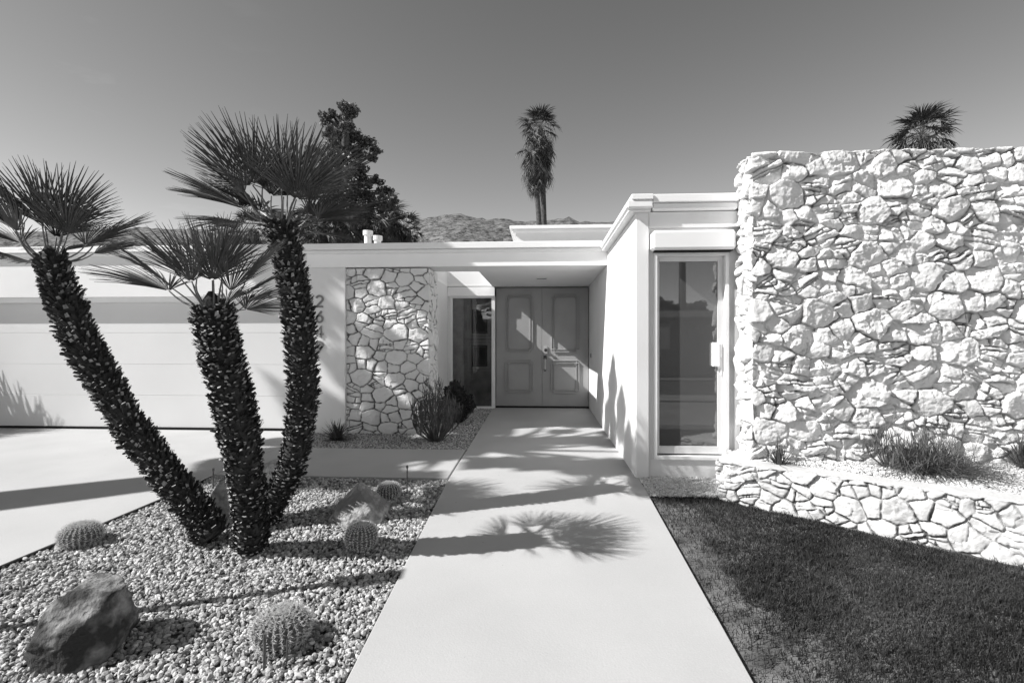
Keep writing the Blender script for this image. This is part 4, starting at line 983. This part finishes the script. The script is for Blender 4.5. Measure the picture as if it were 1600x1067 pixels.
# ------------------------------------------------------------------ cacti
def cactus(label, loc, R, Hh, seed, tilt=0, ribs=24):
    r = np.random.default_rng(seed); root = thing('barrel_cactus', label, 'cactus', loc, 'barrel cacti in the gravel bed')
    nt_ = ribs*4; nr = 26; th = np.linspace(0, 2*PI, nt_, endpoint=False); ph = np.linspace(-.35*PI, .5*PI, nr)
    def pt(t, p_, extra=0):
        ribf = .5+.5*np.cos(ribs*t); rad = np.cos(p_)**.85*R*(.87+.13*ribf)+extra*np.cos(p_)
        z = np.sin(p_)*Hh*.60+Hh*.42-.03*np.exp(-(np.cos(p_)/.25)**2)*Hh*2
        return np.stack([rad*np.cos(t), rad*np.sin(t), z+extra*np.sin(p_)], -1)
    T, P_ = np.meshgrid(th, ph); V = pt(T, np.minimum(P_, .4995*PI)).reshape(-1, 3)
    idx = np.arange(nt_*nr).reshape(nr, nt_); F = np.stack([idx[:-1], np.roll(idx, -1, 1)[:-1], np.roll(idx, -1, 1)[1:], idx[1:]], -1).reshape(-1, 4)
    rot = np.array(Euler((tilt*.3, tilt, seed)).to_matrix()); L0 = np.array(loc)
    mesh_obj('body', V @ rot.T+L0, [F], M['cactus'], root, smooth=True)
    Vs = []; n = 0
    for k in range(ribs):
        t = 2*PI*k/ribs
        for a in np.linspace(-.22*PI, .47*PI, 13):
            c = pt(np.array(t), np.array(a)); out = np.array([math.cos(t)*math.cos(a), math.sin(t)*math.cos(a), math.sin(a)])
            m_ = 10 if a < .3*PI else 18
            for _ in range(m_):
                d = out*r.uniform(.35, 1.)+r.normal(0, .62, 3)+np.array((0, 0, .15)); d /= np.linalg.norm(d); ln = r.uniform(.016, .036)*(1.0 if a < .3*PI else .72)*R/.14
                s = np.cross(d, r.normal(size=3)); s /= np.linalg.norm(s); w_ = .0013
                Vs += [c-s*w_, c+s*w_, c+d*ln]
                s2 = np.cross(d, s); Vs += [c-s2*w_, c+s2*w_, c+d*ln]; n += 2
    V = np.array(Vs) @ rot.T+L0; F = np.arange(n*3).reshape(-1, 3)
    mesh_obj('spines', V, [F], M['spine'], root); return root
p = PY(437, 1000, 2.58); cactus('round barrel cactus with dense pale spines, front right of the bed near the path', (p.x, 2.60, gz(2.6)-.02), .142, .165, 1)
p = PY(130, 850, 3.62); cactus('flattened barrel cactus at the left edge of the gravel by the driveway', (p.x, 3.60, gz(3.60)-.02), .132, .145, 2)
p = PY(566, 850, 3.68); cactus('barrel cactus in front of the pyramid shaped boulder', (p.x, 3.66, gz(3.66)-.02), .114, .165, 3)
p = PY(614, 770, 4.75); cactus('darker barrel cactus in shade behind the pyramid shaped boulder', (p.x, 4.62, gz(4.62)-.02), .108, .13, 4)

# garden stakes
def stake(label, px, pt, y, h, r_, cap=0):
    p = PY(px, pt, y); x = p.x; z0_ = gz(y)-.05; mb = MB(); mb.tube([(x, y, z0_), (x+.002, y, z0_+.05+h)], [r_, r_*.9], 10)
    if cap: mb.tube([(x+.002, y, z0_+.05+h), (x+.002, y, z0_+.075+h)], [r_*cap, r_*cap*.9], 10)
    tag(mb.build('stake', M['stake'], None, (x, y, gz(y))), label, 'stake', 'metal stakes in the gravel')
stake('short thick metal stake in front of the round barrel cactus', 413, 1030, 2.40, .125, .0085, 1.15)
stake('short stake just right of the round barrel cactus', 448, 1000, 2.46, .08, .005)
stake('thin black stake standing behind the upright stone', 333, 745, 4.75, .15, .007, 1.5)
stake('thin stake beside the darker barrel cactus near the path', 636, 758, 4.70, .22, .006, 1.8)
# metal edging strips of the joint
mb = MB()
def strip(mb, x, ya, yb, w_, t0, t1):
    ys_ = yr(ya, yb)
    for i in range(len(ys_)-1):
        y0_, y1_ = ys_[i], ys_[i+1]
        V = [(x(y0_), y0_, gz(y0_)+t0), (x(y0_)+w_, y0_, gz(y0_)+t0), (x(y1_)+w_, y1_, gz(y1_)+t0), (x(y1_), y1_, gz(y1_)+t0), (x(y0_), y0_, gz(y0_)+t1), (x(y0_)+w_, y0_, gz(y0_)+t1), (x(y1_)+w_, y1_, gz(y1_)+t1), (x(y1_), y1_, gz(y1_)+t1)]
        mb.add(V, [(0, 3, 2, 1), (4, 5, 6, 7), (0, 1, 5, 4), (3, 7, 6, 2), (0, 4, 7, 3), (1, 2, 6, 5)])
strip(mb, lambda y: dre(y)+.002, 1.2, 5.1, .012, -.08, -.002)
tag(mb.build('bed_edging', M['bronze'], None, (-3.41, 3, -.1)), 'dark metal edging strip between driveway and gravel bed', 'edging')

# ------------------------------------------------------------------ plants
def blades(loc, n, L_, wd, els, m, seed, curve=.25, spread=.03, name='leaves', bias=(0, 0), seg=5, parent=None, zj=.02):
    r = np.random.default_rng(seed); mb = MB()
    for i in range(n):
        az = r.uniform(0, 2*PI); t = r.random(); e = math.radians(els[0]+(els[1]-els[0])*t); ln = r.uniform(*L_)
        d = np.array([math.cos(az)*math.cos(e)+bias[0], math.sin(az)*math.cos(e)+bias[1], math.sin(e)]); d /= np.linalg.norm(d)
        sd_ = np.cross(d, (0, 0, 1)); sd_ = sd_/(np.linalg.norm(sd_)+1e-6); w_ = wd*r.uniform(.7, 1.2); c = np.array(loc)+np.array([r.normal(0, spread), r.normal(0, spread), r.uniform(0, zj)])
        V = []; cv = curve*r.uniform(.2, 1.6)
        for k in range(seg+1):
            u = k/seg; q = c+d*ln*u+np.array([0, 0, -1])*cv*ln*u*u; ww = w_*(math.sin(PI*min(.5, u+.22))*(1-u)**.6 if u > .25 else .75+u)
            ww = max(ww, .0006); up = np.cross(sd_, d)*ww*.35
            V += [q-sd_*ww+up, q, q+sd_*ww+up]
        F = []
        for k in range(seg): F += [(3*k, 3*k+1, 3*k+4, 3*k+3), (3*k+1, 3*k+2, 3*k+5, 3*k+4)]
        mb.add(V, F)
    return mb
def plant(name, label, cat, loc, parts, group=None):
    """parts: list of MB joined into one plant mesh"""
    mb = parts[0]
    for p_ in parts[1:]:
        n = mb.n; mb.v += p_.v; mb.n += p_.n
        for F, m_ in p_.order: mb.order.append((F+n, m_))
    return mb
p = PY(527, 690, 7.0); L0 = (p.x, 6.98, gz(7)-.02)
mb = blades(L0, 150, (.24, .36), .010, (0, 80), M['agave'], 1, .08, .02)
tag(mb.build('agave', M['agave'], None, L0), 'small dark spiky agave at the foot of the column by the stone panel', 'agave')
# finger-like shrub in front of the stone panel
def stems_shrub(loc, n, h, spreadr, seed, r0=.008, m=None, tips=3):
    r = random.Random(seed); mb = MB()
    for i in range(n):
        az = r.uniform(0, 2*PI); rr = spreadr*r.random()**.7; hh = h*(1-.55*(rr/spreadr)**2)*r.uniform(.6, 1.08)
        b0 = Vector(loc)+Vector((math.cos(az)*rr*.2, math.sin(az)*rr*.2, 0)); e0 = Vector(loc)+Vector((math.cos(az)*rr, math.sin(az)*rr, hh))
        m_ = b0.lerp(e0, .5)+Vector((math.cos(az)*rr*.25, math.sin(az)*rr*.25, 0)); mb.tube([tuple(b0), tuple(m_), tuple(e0)], [r0, r0*.7, r0*.4], 5)
        for k in range(tips*2):
            t = r.uniform(.35, .95); q = (b0.lerp(m_, t*2) if t < .5 else m_.lerp(e0, t*2-1)); a2 = r.uniform(0, 2*PI); d = Vector((math.cos(a2)*.35, math.sin(a2)*.35, 1)).normalized()*r.uniform(.07, .17)
            mb.tube([tuple(q), tuple(q+d*.5+Vector((math.cos(a2)*.015, 0, 0))), tuple(q+d)], [r0*.5, r0*.45, r0*.3], 4, cap=False)
    return mb
p = PY(680, 690, 6.95); L0 = (p.x, 7.0, gz(7)-.02)
mb = stems_shrub(L0, 62, .88, .40, 3, tips=6)
tag(mb.build('pencil_shrub', M['shrub'], None, L0), 'upright shrub of thin pencil-like stems against the right edge of the stone panel', 'shrub')
p = PY(714, 650, 8.5); L0 = (p.x, 8.55, gz(8.5)-.02)
mb = stems_shrub(L0, 70, .70, .27, 5, .006); n0 = mb.n
leaf_cloud(mb, [(L0[0], L0[1], L0[2]+.38, .27), (L0[0]-.05, L0[1], L0[2]+.56, .18), (L0[0]+.1, L0[1], L0[2]+.26, .2)], 5200, .045, 8)
tag(mb.build('dark_shrub', M['darkshrub'], None, L0), 'dark rounded shrub in the entry shade below the sidelight glass', 'shrub')
# planter plants
p = PY(1440, 728, 4.62); L0 = (3.24, 4.60, .24)
a_ = blades(L0, 380, (.32, .62), .0032, (25, 85), None, 4, .45, .09, bias=(-.05, 0), seg=5)
b2 = blades((L0[0]+.1, L0[1]-.05, L0[2]), 470, (.40, .90), .003, (8, 48), None, 6, .35, .10, bias=(.75, -.05), seg=5)
c2_ = blades((L0[0]-.05, L0[1]-.05, L0[2]), 230, (.28, .56), .003, (5, 40), None, 7, .3, .1, bias=(-.5, -.3), seg=4)
mb = plant('', '', '', L0, [a_, b2, c2_])
tag(mb.build('grass_clump', M['grassclump'], None, L0), 'large sprawling clump of arching dark grass against the tall stone wall', 'ornamental grass')
L0 = (2.09, 4.66, .235); mb = blades(L0, 80, (.16, .28), .006, (20, 85), None, 11, .12, .02)
tag(mb.build('spiky_plant', M['agave'], None, L0), 'small spiky plant at the left end of the planter', 'spiky plant')
L0 = (4.18, 4.72, .235); mb = blades(L0, 130, (.20, .40), .006, (12, 85), None, 12, .12, .02)
tag(mb.build('spiky_plant', M['agave'], None, L0), 'spiky rosette plant at the right edge of the view, in the planter', 'spiky plant')
L0 = (3.02, 4.66, .24); mb = stems_shrub(L0, 16, .42, .16, 17, .005)
tag(mb.build('twiggy_plant', M['shrub'], None, L0), 'thin twiggy plant at the left side of the large grass clump', 'shrub')

# ------------------------------------------------------------------ mountains
def mountains():
    sil = [(-900, 350), (-300, 345), (0, 351), (60, 349), (100, 352), (150, 355), (190, 351), (260, 352), (330, 356), (400, 353), (500, 350), (600, 347), (640, 344), (670, 337), (700, 332), (730, 335), (760, 341), (790, 340), (820, 346), (860, 345), (890, 341), (905, 349), (930, 352), (1000, 350), (1300, 356), (1800, 350), (2400, 360), (3500, 380)]
    a = np.array(sil, float); nu, nr = 520, 70
    u = np.linspace(-900, 3500, nu); t = np.linspace(0, 1.25, nr); U, T = np.meshgrid(u, t)
    h = np.interp(U, a[:, 0], a[:, 1]); tanv = (533.5-h)/800; D = 900+1700*T
    K = (U-847)/800
    prof = np.clip(T, 0, 1)**1.15*np.where(T > 1, 1-(T-1)*1.5, 1)
    z = 2600*tanv*prof
    amp = np.clip(T, 0, 1)*(1-.75*np.clip(T, 0, 1)**4)
    z = z*(1+.0*T)+amp*(170*fbm(K*9, T*5, 3, 5)+60*np.abs(fbm(K*26, T*11, 9, 4)))+np.clip(T, 0, 1)*26*fbm(K*150, T*70, 5, 4)
    X = K*D; Y = D; V = np.stack([X, Y, z-3], -1).reshape(-1, 3); idx = np.arange(nu*nr).reshape(nr, nu)
    F = np.stack([idx[:-1, :-1], idx[:-1, 1:], idx[1:, 1:], idx[1:, :-1]], -1).reshape(-1, 4)
    tag(mesh_obj('mountains', V, [F], M['mtn'], smooth=True), kind='structure')
mountains()

# ------------------------------------------------------------------ across the street (seen in the window glass)
oh = thing('opposite_house', 'low white house across the street, seen only as a reflection in the glass', 'house', (5, -20, -.6))
b = MB(); b.box(-6, 16, -26, -20, -.7, 2.75); b.build('wall', mat('opposite_wall', .45, .8), oh)
b = MB(); b.box(-6.6, 16.6, -26.5, -19.2, 2.75, 3.1); b.build('roof', M['trim'], oh)
for xa in (2.2, 5.6, 10.5):
    b = MB(); b.box(xa, xa+1.9, -19.99, -19.93, .9, 2.2); b.build('window', M['trim'], oh)
skirt_palm('street_palm', 'tall street palm behind the opposite house, mirrored in the glass', (10.6, -29, -.6), (10.5, -29, 11.5), 1.9, 2.5, .24, 91, 24, 30)
tree('street_tree', 'round tree behind the opposite house, mirrored in the glass', 'tree', (8.5, -29, -.6), [(8.5, -29, -.6), (8.5, -29, 2), (8.6, -29, 3.4)], .25, [(8.8, -29, 3.9, 1.0), (9.8, -29.5, 3.6, .9), (7.6, -29, 3.5, 1.0), (6.6, -30, 3.3, .9), (11.8, -30, 3.6, 1.0)], 9000, .3, M['leaf'], 18)
print('objects', len(bpy.data.objects))
